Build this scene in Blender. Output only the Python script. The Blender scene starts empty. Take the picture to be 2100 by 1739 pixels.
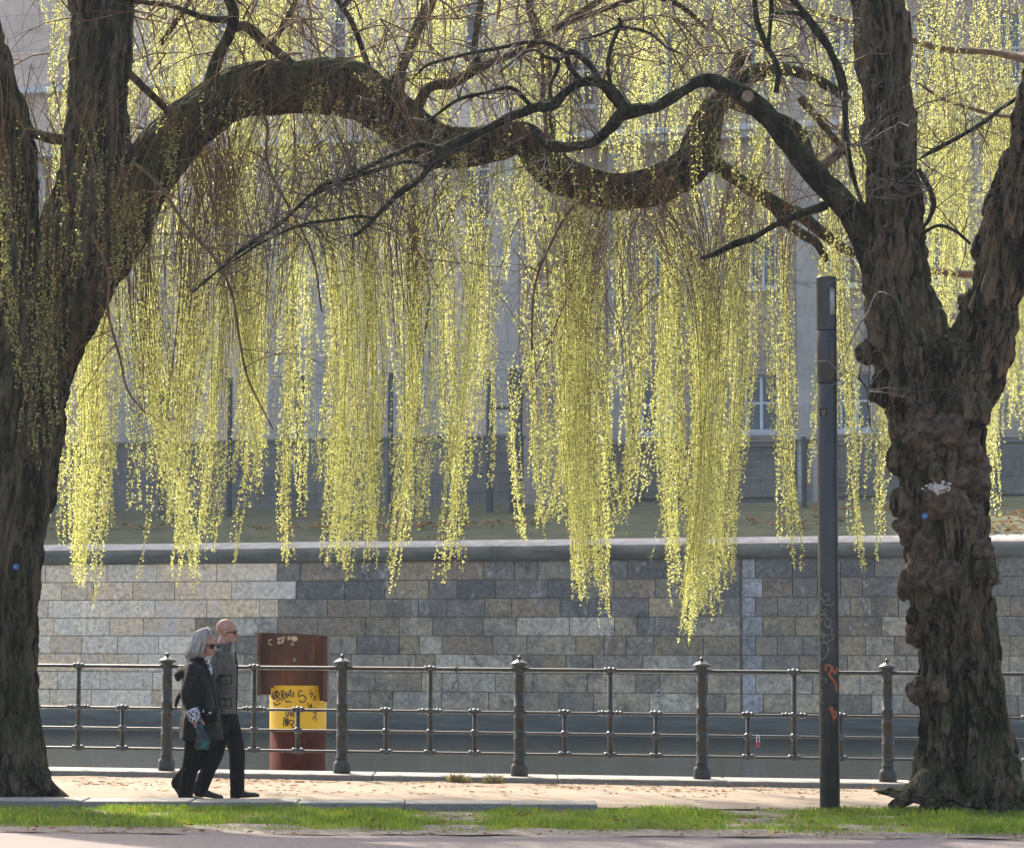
import bpy, bmesh, math, random
import numpy as np
from mathutils import Vector, Matrix, noise, geometry
random.seed(7); RNG = np.random.default_rng(11)
SC = bpy.context.scene; COL = SC.collection
R = math.radians
# ------------------------------------------------------------------ camera, light, exposure
F = 6330.0; CAMZ = 1.6; PITCH = math.atan(430.5/F)
cd = bpy.data.cameras.new('camera'); cam = bpy.data.objects.new('camera', cd); COL.objects.link(cam)
cd.sensor_width = 36; cd.lens = F/2100*36; cd.clip_start = 1; cd.clip_end = 3000
cam.location = (0, 0, CAMZ); cam.rotation_euler = (math.pi/2+PITCH, 0, 0); SC.camera = cam
SUN_AZ, SUN_EL = 22, 41            # degrees left of straight ahead, above the horizon
w = bpy.data.worlds.new('World'); SC.world = w; w.use_nodes = True
nt = w.node_tree; nt.nodes.clear()
sky = nt.nodes.new('ShaderNodeTexSky'); sky.sky_type = 'NISHITA'; sky.sun_disc = False
sky.sun_elevation = R(SUN_EL); sky.sun_rotation = R(-SUN_AZ); sky.air_density = 1; sky.dust_density = 5; sky.ozone_density = 1.0
bg = nt.nodes.new('ShaderNodeBackground'); bg.inputs[1].default_value = 0.15
wo = nt.nodes.new('ShaderNodeOutputWorld'); nt.links.new(sky.outputs[0], bg.inputs[0]); nt.links.new(bg.outputs[0], wo.inputs[0])
sl = bpy.data.lights.new('sun', 'SUN'); sl.energy = 3.4; sl.angle = R(0.5); sl.color = (1, .90, .74)
so = bpy.data.objects.new('sun', sl); COL.objects.link(so)
TOSUN = Vector((-math.sin(R(SUN_AZ))*math.cos(R(SUN_EL)), math.cos(R(SUN_AZ))*math.cos(R(SUN_EL)), math.sin(R(SUN_EL))))
so.rotation_euler = TOSUN.to_track_quat('Z', 'Y').to_euler(); so.location = (-20, 60, 40)
SC.view_settings.view_transform = 'Standard'; SC.view_settings.look = 'None'; SC.view_settings.gamma = 1
SC.view_settings.exposure = 1.45
SC.render.engine = 'CYCLES'
SC.cycles.max_bounces = 6; SC.cycles.diffuse_bounces = 3; SC.cycles.glossy_bounces = 2; SC.cycles.transmission_bounces = 3
SC.cycles.volume_bounces = 0
SC.cycles.use_adaptive_sampling = True; SC.cycles.adaptive_threshold = 0.02
SC.cycles.use_denoising = True

# ------------------------------------------------------------------ helpers
cp, sp = math.cos(PITCH), math.sin(PITCH)
def P(u, v, Y):
    "point at depth Y seen at (u, v) of a 2100 x 1739 frame"
    dx = (u-1050)/F; dy = (869.5-v)/F
    d = Vector((dx, cp-dy*sp, sp+dy*cp)); t = Y/d.y
    return Vector((d.x*t, Y, CAMZ+d.z*t))
def S(Y): return F/Y
def link(name, me, m=None, parent=None):
    o = bpy.data.objects.new(name, me); COL.objects.link(o)
    if m is not None:
        for q in (m if isinstance(m, (list, tuple)) else [m]): me.materials.append(q)
    if parent is not None: o.parent = parent
    return o
def thing(name, label, cat, loc=(0, 0, 0), group=None):
    o = bpy.data.objects.new(name, None); COL.objects.link(o); o.location = loc; o.empty_display_size = .2
    return tag(o, label, cat, group)
def tag(o, label, cat, group=None, kind=None):
    o['label'] = label; o['category'] = cat
    if group: o['group'] = group
    if kind: o['kind'] = kind
    return o
def struct(o): o['kind'] = 'structure'; return o
class MB:
    "collects geometry in world space; build() links it as one mesh (relative to its parent's location)"
    def __init__(s): s.v = []; s.f = []; s.mi = []; s.n = 0
    def add(s, v, f, mi=0):
        v = np.asarray(v, float).reshape(-1, 3)
        s.v.append(v); s.f += [tuple(int(i)+s.n for i in q) for q in f]; s.mi += [mi]*len(f); s.n += len(v)
    def box(s, a, b, mi=0, bev=0):
        (x0, y0, z0), (x1, y1, z1) = a, b
        v = [(x0,y0,z0),(x1,y0,z0),(x1,y1,z0),(x0,y1,z0),(x0,y0,z1),(x1,y0,z1),(x1,y1,z1),(x0,y1,z1)]
        s.add(v, [(0,3,2,1),(4,5,6,7),(0,1,5,4),(1,2,6,5),(2,3,7,6),(3,0,4,7)], mi)
    def tube(s, pts, rad, n=8, mi=0, cap=True, disp=None, sq=1.0):
        pts = [Vector(p) for p in pts]; k = len(pts)
        if not hasattr(rad, '__len__'): rad = [rad]*k
        T = [(pts[min(i+1,k-1)]-pts[max(i-1,0)]).normalized() for i in range(k)]
        a = Vector((0,-1,0)) if abs(T[0].y) < .9 else Vector((1,0,0))
        N = (a-T[0]*a.dot(T[0])).normalized(); V = []; L = 0
        for i in range(k):
            N = (N-T[i]*N.dot(T[i])).normalized(); B = T[i].cross(N)
            if i: L += (pts[i]-pts[i-1]).length
            for j in range(n):
                th = 2*math.pi*j/n
                r = rad[i]
                if disp: r += disp(th, L, r, pts[i])
                V.append(pts[i]+N*(math.cos(th)*r*sq)+B*(math.sin(th)*r))
        f = [(i*n+j, i*n+(j+1)%n, (i+1)*n+(j+1)%n, (i+1)*n+j) for i in range(k-1) for j in range(n)]
        if cap: f += [tuple(range(n-1,-1,-1)), tuple((k-1)*n+j for j in range(n))]
        s.add(V, f, mi)
    def lathe(s, prof, c, n=20, mi=0):
        "prof: (r, z) from bottom to top about the vertical axis at c"
        V = [(c[0]+r*math.cos(2*math.pi*j/n), c[1]+r*math.sin(2*math.pi*j/n), c[2]+z) for r, z in prof for j in range(n)]
        k = len(prof)
        f = [(i*n+j, i*n+(j+1)%n, (i+1)*n+(j+1)%n, (i+1)*n+j) for i in range(k-1) for j in range(n)]
        f += [tuple(range(n-1,-1,-1)), tuple((k-1)*n+j for j in range(n))]
        s.add(V, f, mi)
    def ball(s, c, r, n=12, m=8, mi=0, disp=None):
        r = (r, r, r) if not hasattr(r, '__len__') else r; V = [(c[0], c[1], c[2]-r[2])]
        for i in range(1, m):
            ph = -math.pi/2+math.pi*i/m
            for j in range(n):
                th = 2*math.pi*j/n; d = Vector((math.cos(ph)*math.cos(th), math.cos(ph)*math.sin(th), math.sin(ph)))
                k = 1+(disp(d) if disp else 0)
                V.append((c[0]+d.x*r[0]*k, c[1]+d.y*r[1]*k, c[2]+d.z*r[2]*k))
        V.append((c[0], c[1], c[2]+r[2])); e = len(V)-1
        f = [(0, 1+(j+1)%n, 1+j) for j in range(n)]
        f += [(1+i*n+j, 1+i*n+(j+1)%n, 1+(i+1)*n+(j+1)%n, 1+(i+1)*n+j) for i in range(m-2) for j in range(n)]
        f += [(e, 1+(m-2)*n+j, 1+(m-2)*n+(j+1)%n) for j in range(n)]
        s.add(V, f, mi)
    def build(s, name, m, parent=None, smooth=True, xf=None):
        V = np.concatenate(s.v) if s.v else np.zeros((0, 3))
        if parent is not None:
            off = np.zeros(3); q = parent
            while q is not None: off += np.array(q.location); q = q.parent
            V = V-off
        me = bpy.data.meshes.new(name); me.from_pydata(V.tolist(), [], s.f)
        if len(set(s.mi)) > 1: me.polygons.foreach_set('material_index', s.mi)
        if smooth: me.polygons.foreach_set('use_smooth', [True]*len(s.f))
        me.update()
        return link(name, me, m, parent)
def quads(name, V, m, parent=None, nper=4, off=None):
    "fast mesh of N independent polygons, V of shape (N, nper, 3)"
    N = V.shape[0]; me = bpy.data.meshes.new(name)
    if parent is not None: V = V-np.array(parent.location)
    me.vertices.add(N*nper); me.vertices.foreach_set('co', V.reshape(-1).astype(np.float32))
    me.loops.add(N*nper); me.loops.foreach_set('vertex_index', np.arange(N*nper, dtype=np.int32))
    me.polygons.add(N); me.polygons.foreach_set('loop_start', np.arange(0, N*nper, nper, dtype=np.int32))
    me.update(calc_edges=True)
    return link(name, me, m, parent)
def bevel(o, wd=.01, seg=2):
    b = o.modifiers.new('bevel', 'BEVEL'); b.width = wd; b.segments = seg; b.limit_method = 'ANGLE'; return o
def crom(pts, step):
    "Catmull-Rom through rows of numbers; step = sub-steps per span"
    A = np.array(pts, float); A = np.vstack([2*A[0]-A[1], A, 2*A[-1]-A[-2]]); out = []
    for i in range(1, len(A)-2):
        for k in range(step):
            t = k/step; p0, p1, p2, p3 = A[i-1:i+3]
            out.append(.5*(2*p1+(p2-p0)*t+(2*p0-5*p1+4*p2-p3)*t*t+(3*p1-p0-3*p2+p3)*t**3))
    out.append(A[-2]); return np.array(out)

# ------------------------------------------------------------------ materials
def newmat(name):
    m = bpy.data.materials.new(name); m.use_nodes = True; nt = m.node_tree
    return m, nt, nt.nodes['Principled BSDF']
def N(nt, t, **kw):
    n = nt.nodes.new('ShaderNode'+t)
    for k, v in kw.items(): setattr(n, k, v)
    return n
def ramp(nt, fac, stops):
    r = N(nt, 'ValToRGB'); e = r.color_ramp.elements
    while len(e) < len(stops): e.new(.5)
    for q, (p, c) in zip(e, stops): q.position = p; q.color = (*c, 1)
    nt.links.new(fac, r.inputs[0]); return r.outputs[0]
def tex(nt, scale, detail=6, rough=.6, vec=None, kind='Noise', stretch=None, dist=0):
    tc = N(nt, 'NewGeometry').outputs['Position'] if vec is None else vec
    if stretch:
        mp = N(nt, 'Mapping'); mp.inputs['Scale'].default_value = stretch; nt.links.new(tc, mp.inputs[0]); tc = mp.outputs[0]
    if kind == 'Noise':
        n = N(nt, 'TexNoise'); n.inputs['Detail'].default_value = detail; n.inputs['Roughness'].default_value = rough; n.inputs['Distortion'].default_value = dist
    else:
        n = N(nt, 'TexVoronoi')
    n.inputs['Scale'].default_value = scale; nt.links.new(tc, n.inputs['Vector'])
    return n.outputs[0]
def mix(nt, fac, a, b, mode='MIX'):
    n = N(nt, 'Mix', data_type='RGBA', blend_type=mode)
    for s_, q in ((n.inputs[0], fac), (n.inputs[6], a), (n.inputs[7], b)):
        if isinstance(q, (int, float)): s_.default_value = q
        elif isinstance(q, tuple): s_.default_value = (*q, 1)
        else: nt.links.new(q, s_)
    return n.outputs[2]
def bump(nt, h, p, strength=.5, dist=.02):
    b = N(nt, 'Bump'); b.inputs['Strength'].default_value = strength; b.inputs['Distance'].default_value = dist
    nt.links.new(h, b.inputs['Height']); nt.links.new(b.outputs[0], p.inputs['Normal']); return b
def simple(name, c1, c2, scale=8, rough=.7, metal=0, bs=.3, bd=.01, stretch=None, lo=.35, hi=.65, spec=.5):
    m, nt, p = newmat(name)
    t = tex(nt, scale, stretch=stretch); nt.links.new(ramp(nt, t, [(lo, c1), (hi, c2)]), p.inputs['Base Color'])
    p.inputs['Roughness'].default_value = rough; p.inputs['Metallic'].default_value = metal; p.inputs['Specular IOR Level'].default_value = spec
    if bs: bump(nt, tex(nt, scale*3, stretch=stretch), p, bs, bd)
    return m
def bark(name, dark, light, moss, mossamt=.5, orange=None):
    m, nt, p = newmat(name)
    st = (1, 1, .22)
    a = tex(nt, 26, 8, .65, stretch=st, dist=.6); b = tex(nt, 3, 4)
    a2 = tex(nt, 9, 6, .6, stretch=(1, 1, .16), dist=.4); ad = N(nt, 'Math', operation='MULTIPLY_ADD'); nt.links.new(a2, ad.inputs[0]); ad.inputs[1].default_value = .55; sc_m = N(nt, 'Math', operation='MULTIPLY'); nt.links.new(a, sc_m.inputs[0]); sc_m.inputs[1].default_value = .45; nt.links.new(sc_m.outputs[0], ad.inputs[2]); a = ad.outputs[0]
    c = ramp(nt, a, [(.455, dark), (.50, tuple(.5*q for q in light)), (.57, light)])
    if orange: c = mix(nt, ramp(nt, tex(nt, 2.2, 5, .6, stretch=(1.6, 1.6, .5)), [(.60, (0, 0, 0)), (.70, (.6,)*3)]), c, orange)
    g = N(nt, 'NewGeometry'); sx = N(nt, 'SeparateXYZ'); nt.links.new(g.outputs['Normal'], sx.inputs[0])
    ma = N(nt, 'MapRange'); nt.links.new(sx.outputs[2], ma.inputs[0])
    ma.inputs[1].default_value = -.5; ma.inputs[2].default_value = .9; ma.inputs[3].default_value = 0; ma.inputs[4].default_value = mossamt
    mu = N(nt, 'Math', operation='MULTIPLY'); nt.links.new(ma.outputs[0], mu.inputs[0])
    nt.links.new(ramp(nt, b, [(.38, (0, 0, 0)), (.56, (1, 1, 1))]), mu.inputs[1])
    nt.links.new(mix(nt, mu.outputs[0], c, moss), p.inputs['Base Color'])
    p.inputs['Roughness'].default_value = .9; p.inputs['Specular IOR Level'].default_value = .2
    bump(nt, a, p, 1.0, .06); return m
M = {}
M['bark_willow'] = bark('willow bark', (.004, .0035, .003), (.115, .09, .06), (.030, .048, .009), .85)
M['bark_limb'] = bark('willow limb bark', (.004, .0035, .003), (.095, .062, .034), (.024, .044, .008), 1.1)
M['bark_old'] = bark('furrowed bark', (.003, .0025, .002), (.15, .11, .072), (.024, .042, .008), .8, (.13, .055, .024))
M['bark_dark'] = bark('bare branch bark', (.004, .004, .0035), (.04, .035, .026), (.022, .038, .009), .9)
M['bough'] = simple('brown boughs', (.06, .035, .018), (.17, .095, .04), 6, .8, bs=.5)
M['burl'] = simple('burl bark', (.012, .009, .006), (.15, .105, .066), 15, .95, bs=1, bd=.03)
M['twig'] = simple('willow twigs', (.07, .034, .012), (.21, .115, .035), 3, .8, bs=0)
M['twig_dark'] = simple('bare twigs', (.03, .024, .021), (.09, .07, .058), 3, .8, bs=0)
def leafmat(name, stops, tr=.65, gloss=.09, patch=False):
    m, nt, p = newmat(name); nt.nodes.remove(p); out = nt.nodes['Material Output']
    g = N(nt, 'NewGeometry')
    c = ramp(nt, g.outputs['Random Per Island'], stops)
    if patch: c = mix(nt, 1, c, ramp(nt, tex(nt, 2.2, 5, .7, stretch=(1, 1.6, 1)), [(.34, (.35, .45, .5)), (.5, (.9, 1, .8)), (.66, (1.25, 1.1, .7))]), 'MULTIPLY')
    d = N(nt, 'BsdfDiffuse'); t = N(nt, 'BsdfTranslucent'); x = N(nt, 'MixShader'); x.inputs[0].default_value = tr
    nt.links.new(c, d.inputs[0]); nt.links.new(c, t.inputs[0]); nt.links.new(d.outputs[0], x.inputs[1]); nt.links.new(t.outputs[0], x.inputs[2])
    gl = N(nt, 'BsdfGlossy'); gl.inputs['Roughness'].default_value = .35
    y = N(nt, 'MixShader'); y.inputs[0].default_value = gloss
    nt.links.new(x.outputs[0], y.inputs[1]); nt.links.new(gl.outputs[0], y.inputs[2]); nt.links.new(y.outputs[0], out.inputs[0])
    return m
M['leaf'] = leafmat('young willow leaves', [(0, (.38, .425, .08)), (.5, (.59, .61, .15)), (1, (.80, .80, .36))], .75)
M['leaf_shade'] = leafmat('shaded willow leaves', [(0, (.20, .25, .045)), (1, (.34, .36, .08))])  # same leaves in darker tones, their shade painted into the colour
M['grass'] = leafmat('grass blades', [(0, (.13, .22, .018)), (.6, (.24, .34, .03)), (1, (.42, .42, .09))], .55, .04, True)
M['iron'] = simple('painted cast iron', (.018, .019, .017), (.036, .036, .031), 14, .36, .0, .25, .004)
M['iron_top'] = simple('worn iron caps', (.045, .046, .046), (.10, .10, .10), 30, .3, .3, .2, .003)
M['lamp'] = simple('lamp post paint', (.026, .028, .029), (.040, .042, .043), 4, .42, 0, .1, .003)
M['black'] = simple('black', (.008, .008, .009), (.014, .014, .015), 9, .5, bs=0)
M['asphalt'] = simple('asphalt', (.15, .12, .108), (.225, .185, .168), 60, .9, bs=.5, bd=.006)
M['soil'] = simple('trampled soil', (.13, .10, .075), (.26, .215, .17), 14, .95, bs=.7, bd=.015)
M['kerb'] = simple('granite kerb', (.16, .15, .135), (.25, .235, .21), 40, .8, bs=.3, bd=.004)
def pathmat():
    m, nt, p = newmat('gravel path')
    c = ramp(nt, tex(nt, 90, 4, .7), [(.3, (.20, .158, .115)), (.7, (.31, .252, .188))])
    c = mix(nt, ramp(nt, tex(nt, 1.1, 5, .6, stretch=(.5, 1.6, 1)), [(.48, (0, 0, 0)), (.68, (.7,)*3)]), c, (.20, .13, .08))
    nt.links.new(c, p.inputs['Base Color']); p.inputs['Roughness'].default_value = .95
    bump(nt, tex(nt, 70, 4, .7), p, .6, .01); return m
M['path'] = pathmat()
def stonemat(name, grime, streak, bs=.5):
    "stone blocks: colour from each block's own tint attribute, with blotches"
    m, nt, p = newmat(name)
    at = N(nt, 'Attribute', attribute_name='tint')
    n1 = tex(nt, 1.7, 9, .72, dist=.5); n2 = tex(nt, 10, 9, .78)
    c = mix(nt, ramp(nt, n1, [(.50, (0, 0, 0)), (.66, (.75,)*3)]), at.outputs['Color'], grime)
    c = mix(nt, ramp(nt, tex(nt, 3.4, 9, .74, stretch=(1, 1, .55), dist=.4), [(.56, (0, 0, 0)), (.70, (.75,)*3)]), c, streak)
    c = mix(nt, .9, c, ramp(nt, n2, [(.34, (.35,)*3), (.62, (1.3,)*3)]), 'MULTIPLY')
    c = mix(nt, ramp(nt, tex(nt, .55, 6, .7), [(.48, (0, 0, 0)), (.66, (.5,)*3)]), c, grime)
    nt.links.new(c, p.inputs['Base Color']); p.inputs['Roughness'].default_value = .85
    bump(nt, n2, p, bs, .02); return m
M['stone_old'] = stonemat('old quay stone', (.075, .08, .078), (.50, .49, .47))
M['stone_new'] = stonemat('renewed quay stone', (.68, .60, .50), (.78, .70, .58), .2)
M['joint'] = simple('mortar', (.13, .12, .105), (.24, .22, .19), 9, .95)
M['coping'] = simple('mossy coping', (.042, .046, .034), (.125, .12, .095), 1.3, .85, stretch=(.6, .6, 2.2), bs=.6, bd=.02)
M['coping_top'] = simple('coping slab', (.30, .27, .24), (.46, .42, .37), 3, .9)
M['footing'] = simple('wet algae footing', (.022, .028, .024), (.075, .085, .065), 2.2, .5, stretch=(.35, .35, 3))
def fac(name, a, b, line, sc=1.0):
    m, nt, p = newmat(name)
    c = ramp(nt, tex(nt, .7*sc, 7, .65), [(.35, a), (.65, b)])
    c = mix(nt, .5, c, ramp(nt, tex(nt, 6*sc, 7, .7, stretch=(1, 1, .35)), [(.3, (.8,)*3), (.62, (1.1,)*3)]), 'MULTIPLY')
    sx = N(nt, 'SeparateXYZ'); nt.links.new(N(nt, 'NewGeometry').outputs['Position'], sx.inputs[0]); cb = N(nt, 'CombineXYZ'); nt.links.new(sx.outputs[0], cb.inputs[0]); nt.links.new(sx.outputs[2], cb.inputs[1])
    br = N(nt, 'TexBrick'); br.inputs['Scale'].default_value = 1; br.inputs['Brick Width'].default_value = 1.3/sc**.5; br.inputs['Row Height'].default_value = .62/sc**.5; br.inputs['Mortar Size'].default_value = .018
    br.inputs['Color1'].default_value = (.92, .92, .92, 1); br.inputs['Color2'].default_value = (1.08, 1.06, 1.04, 1); br.inputs['Mortar'].default_value = (.68, .68, .68, 1); nt.links.new(cb.outputs[0], br.inputs[0])
    c = mix(nt, line, c, br.outputs[0], 'MULTIPLY')
    nt.links.new(c, p.inputs['Base Color']); p.inputs['Roughness'].default_value = .9; bump(nt, tex(nt, 7), p, .4, .03); return m
M['facade'] = fac('pale stone facade', (.68, .53, .42), (.82, .66, .53), .7)
M['pilaster'] = fac('grey stone pilasters', (.48, .42, .355), (.62, .55, .475), .3)
M['facade_rough'] = fac('weathered stone facade', (.40, .32, .245), (.58, .47, .36), 1.0, 2.5)
M['plinth'] = fac('dark stone plinth', (.15, .14, .12), (.28, .26, .215), .9)
M['white'] = simple('white window paint', (.68, .70, .72), (.80, .81, .82), 4, .5, bs=0)
M['ledge'] = simple('pale ledge', (.62, .60, .58), (.74, .72, .70), 4, .8)
def glassmat():
    m, nt, p = newmat('window glass'); p.inputs['Base Color'].default_value = (.10, .13, .17, 1); p.inputs['Roughness'].default_value = .12
    p.inputs['Specular IOR Level'].default_value = .6; return m
M['glass'] = glassmat()
M['mesh_steel'] = simple('dark mesh steel', (.04, .05, .058), (.06, .07, .08), 5, .5, bs=0)
M['bank'] = simple('bank turf', (.028, .042, .012), (.066, .070, .024), 1.6, .95, bs=.8, bd=.05)
M['tuft'] = leafmat('dry grass', [(0, (.12, .12, .03)), (1, (.32, .25, .11))], .4)
M['litter'] = leafmat('fallen leaves', [(0, (.12, .07, .028)), (1, (.33, .19, .08))], .3, 0)
def watermat():
    m, nt, p = newmat('canal water'); nt.nodes.remove(p); out = nt.nodes['Material Output']
    d = N(nt, 'BsdfDiffuse'); d.inputs[0].default_value = (.022, .026, .025, 1); g = N(nt, 'BsdfGlossy'); g.inputs['Roughness'].default_value = .08; g.inputs[0].default_value = (.92, .93, .92, 1)
    x = N(nt, 'MixShader'); x.inputs[0].default_value = .42
    a = tex(nt, 1.6, 5, .6, stretch=(.35, 1.3, 1)); b = N(nt, 'Bump'); b.inputs['Strength'].default_value = .35; b.inputs['Distance'].default_value = .06; nt.links.new(a, b.inputs['Height']); nt.links.new(b.outputs[0], g.inputs['Normal'])
    nt.links.new(d.outputs[0], x.inputs[1]); nt.links.new(g.outputs[0], x.inputs[2]); nt.links.new(x.outputs[0], out.inputs[0]); return m
M['water'] = watermat()
def rustmat():
    m, nt, p = newmat('rusted steel')
    c = ramp(nt, tex(nt, 5, 8, .7, stretch=(1.5, 1, .35)), [(.3, (.055, .022, .014)), (.55, (.11, .04, .02)), (.75, (.23, .085, .035))])
    nt.links.new(c, p.inputs['Base Color']); p.inputs['Roughness'].default_value = .85; bump(nt, tex(nt, 40), p, .4, .01); return m
M['rust'] = rustmat()
M['redlead'] = simple('red lead paint', (.062, .011, .006), (.095, .019, .010), 6, .9, bs=.1, spec=.1)
M['yellow'] = simple('yellow paint', (.80, .44, .004), (.88, .50, .008), 2, .5, bs=.1)
M['ink'] = simple('black marker', (.02, .018, .015), (.035, .03, .025), 5, .7, bs=0)
M['paint_orange'] = simple('orange spray paint', (.32, .085, .03), (.42, .13, .05), 20, .7, bs=0)
M['paint_pale'] = simple('pale marker', (.24, .24, .17), (.34, .34, .25), 20, .7, bs=0)
M['paint_cream'] = simple('cream paint', (.52, .42, .25), (.62, .5, .32), 20, .8, bs=0)
M['skin'] = simple('skin', (.40, .19, .13), (.50, .27, .20), 30, .5, bs=0)
M['lip'] = simple('lips', (.42, .10, .10), (.5, .14, .13), 30, .5, bs=0)
def hairmat():
    m, nt, p = newmat('grey hair')
    nt.links.new(ramp(nt, tex(nt, 60, 3, .6, stretch=(1, 1, .12)), [(.35, (.15, .135, .12)), (.65, (.42, .385, .345))]), p.inputs['Base Color'])
    p.inputs['Roughness'].default_value = .5; bump(nt, tex(nt, 90, 3, .6, stretch=(1, 1, .1)), p, .8, .01); return m
M['hair'] = hairmat()
M['hairstrand'] = leafmat('grey hair strands', [(0, (.12, .105, .09)), (.5, (.40, .365, .325)), (1, (.74, .69, .62))], .15)
M['leather'] = simple('black leather', (.001, .0025, .004), (.003, .006, .008), 9, .2, bs=1, bd=.05, spec=.22, stretch=(1, 1, .35))
M['trouser'] = simple('black trousers', (.004, .005, .005), (.008, .009, .008), 12, .85, bs=.8, bd=.03, spec=.08)
M['jeans'] = simple('dark navy trousers', (.004, .007, .010), (.008, .012, .016), 12, .85, bs=.8, bd=.03, spec=.08)
def plaid():
    m, nt, p = newmat('grey checked wool')
    wv = N(nt, 'TexWave'); wv.inputs['Scale'].default_value = 5; wv.inputs['Distortion'].default_value = .3; wv.bands_direction = 'Z'
    w2 = N(nt, 'TexWave'); w2.inputs['Scale'].default_value = 5; w2.inputs['Distortion'].default_value = .3; w2.bands_direction = 'X'
    g = N(nt, 'NewGeometry').outputs['Position']; nt.links.new(g, wv.inputs[0]); nt.links.new(g, w2.inputs[0])
    c = mix(nt, .35, ramp(nt, tex(nt, 45), [(.3, (.06, .056, .05)), (.7, (.15, .14, .122))]), ramp(nt, wv.outputs[0], [(.2, (.8,)*3), (.7, (1.05,)*3)]), 'MULTIPLY')
    c = mix(nt, .3, c, ramp(nt, w2.outputs[0], [(.2, (.5,)*3), (.7, (1.1,)*3)]), 'MULTIPLY')
    nt.links.new(c, p.inputs['Base Color']); p.inputs['Roughness'].default_value = .95; bump(nt, tex(nt, 14), p, .5, .02); return m
M['plaid'] = plaid()
M['cuff'] = simple('black and white print', (.03, .03, .04), (.66, .64, .66), 55, .7, bs=0, lo=.46, hi=.54)
M['scarfcloth'] = simple('teal print cloth', (.008, .014, .024), (.02, .15, .14), 11, .6, bs=.3, lo=.5, hi=.62)
M['redglass'] = simple('red tinted lenses', (.10, .006, .008), (.16, .01, .012), 5, .12, bs=0)
M['darkglass'] = simple('dark lenses', (.008, .008, .01), (.012, .012, .014), 5, .1, bs=0)
M['blue'] = simple('blue tag', (.012, .09, .32), (.02, .12, .38), 5, .5, bs=0)
M['lichen'] = simple('white lichen', (.42, .40, .37), (.66, .63, .58), 40, .95)
M['cutwood'] = simple('sawn wood', (.16, .115, .075), (.24, .175, .12), 20, .9)
M['lampglass'] = simple('frosted lamp glass', (.30, .31, .30), (.46, .47, .46), 12, .25, bs=0)
M['lockred'] = simple('red lock', (.30, .03, .03), (.36, .05, .05), 5, .4, bs=0)

# ------------------------------------------------------------------ ground
def gz(x): return -0.0067*(x+2.94)            # the near bank drops slightly to the right
def sheet(name, y0, y1, z0, z1, m, x0=-16, x1=16, nx=96, ny=12, amp=0.0, fr=1.0, label=None, yj=0.0):
    "a gently uneven sheet of ground between depths y0 and y1"
    V = []
    for j in range(ny+1):
        for i in range(nx+1):
            x = x0+(x1-x0)*i/nx; t = j/ny; y = y0+(y1-y0)*t
            if yj and j in (0, ny): y += yj*noise.noise(Vector((x*2.3, y, 3)))+yj*.5*noise.noise(Vector((x*7, y, 9)))
            z = gz(x)+z0+(z1-z0)*t+amp*noise.noise(Vector((x*fr, y*fr, z0*50)))
            V.append((x, y, z))
    f = [(j*(nx+1)+i, j*(nx+1)+i+1, (j+1)*(nx+1)+i+1, (j+1)*(nx+1)+i) for j in range(ny) for i in range(nx)]
    b = MB(); b.add(V, f); return struct(b.build(name, m))
QY0 = 36.12
def qy(x): return QY0-0.195*x                 # line of the railing
# base ground (near bank), down to the quay face
b = MB(); xs = np.linspace(-66, 66, 121)
V = [(x, -60, gz(max(-16, min(16, x)))-.12) for x in xs]+[(x, qy(x)+.45, gz(max(-16, min(16, x)))-.12) for x in xs]+[(x, qy(x)+.45, -2.5) for x in xs]
n = len(xs); b.add(V, [(i, i+1, n+i+1, n+i) for i in range(n-1)]+[(n+i, n+i+1, 2*n+i+1, 2*n+i) for i in range(n-1)])
struct(b.build('ground', M['soil']))
sheet('road', 12, 25.75, -.035, -.035, M['asphalt'], ny=24)
sheet('soil_verge', 25.5, 29.6, -.030, -.02, M['soil'], ny=40, nx=260, amp=.018, fr=3, yj=.12)
# the path, its far edge follows the quay kerb
V = []; nx, ny = 200, 40
for j in range(ny+1):
    for i in range(nx+1):
        x = -16+32*i/nx; t = j/ny; y = 29.3+(qy(x)-.42-29.3)*t
        V.append((x, y, gz(x)-.012-.075*t+.012*noise.noise(Vector((x*1.7, y*1.7, 5)))))
b = MB(); b.add(V, [(j*(nx+1)+i, j*(nx+1)+i+1, (j+1)*(nx+1)+i+1, (j+1)*(nx+1)+i) for j in range(ny) for i in range(nx)])
struct(b.build('path', M['path']))
# quay kerb in long granite pieces
b = MB(); x = -16
while x < 16:
    x1 = x+1.9+random.random()*.5
    for (xa, xb) in ((x+.006, x1-.006),):
        za, zb = gz(xa)-.024, gz(xb)-.024; ya, yb = qy(xa)-.45, qy(xb)-.45; yc, yd = qy(xa)+.5, qy(xb)+.5
        b.add([(xa,ya,za-.3),(xb,yb,zb-.3),(xb,yb,zb),(xa,ya,za),(xa,yc,za),(xb,yd,zb),(xb,yd,zb-.3),(xa,yc,za-.3)],
              [(0,1,2,3),(3,2,5,4),(4,5,6,7),(0,3,4,7),(1,6,5,2)])
    x = x1
o = struct(b.build('quay_kerb', M['kerb'], smooth=False)); bevel(o, .012)
# low edging stones between grass and path (left part only)
b = MB(); x = -16.0; xe = P(1226, 1655, 28.9).x
while x < xe-.05:
    x1 = min(x+1.0, xe)
    yo = 28.85+.02*random.random()
    b.box((x+.004, yo, gz(x)-.1), (x1-.004, yo+.62, gz(x)+.045))
    x = x1
o = struct(b.build('edging_kerb', M['kerb'], smooth=False)); bevel(o, .012)

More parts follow.
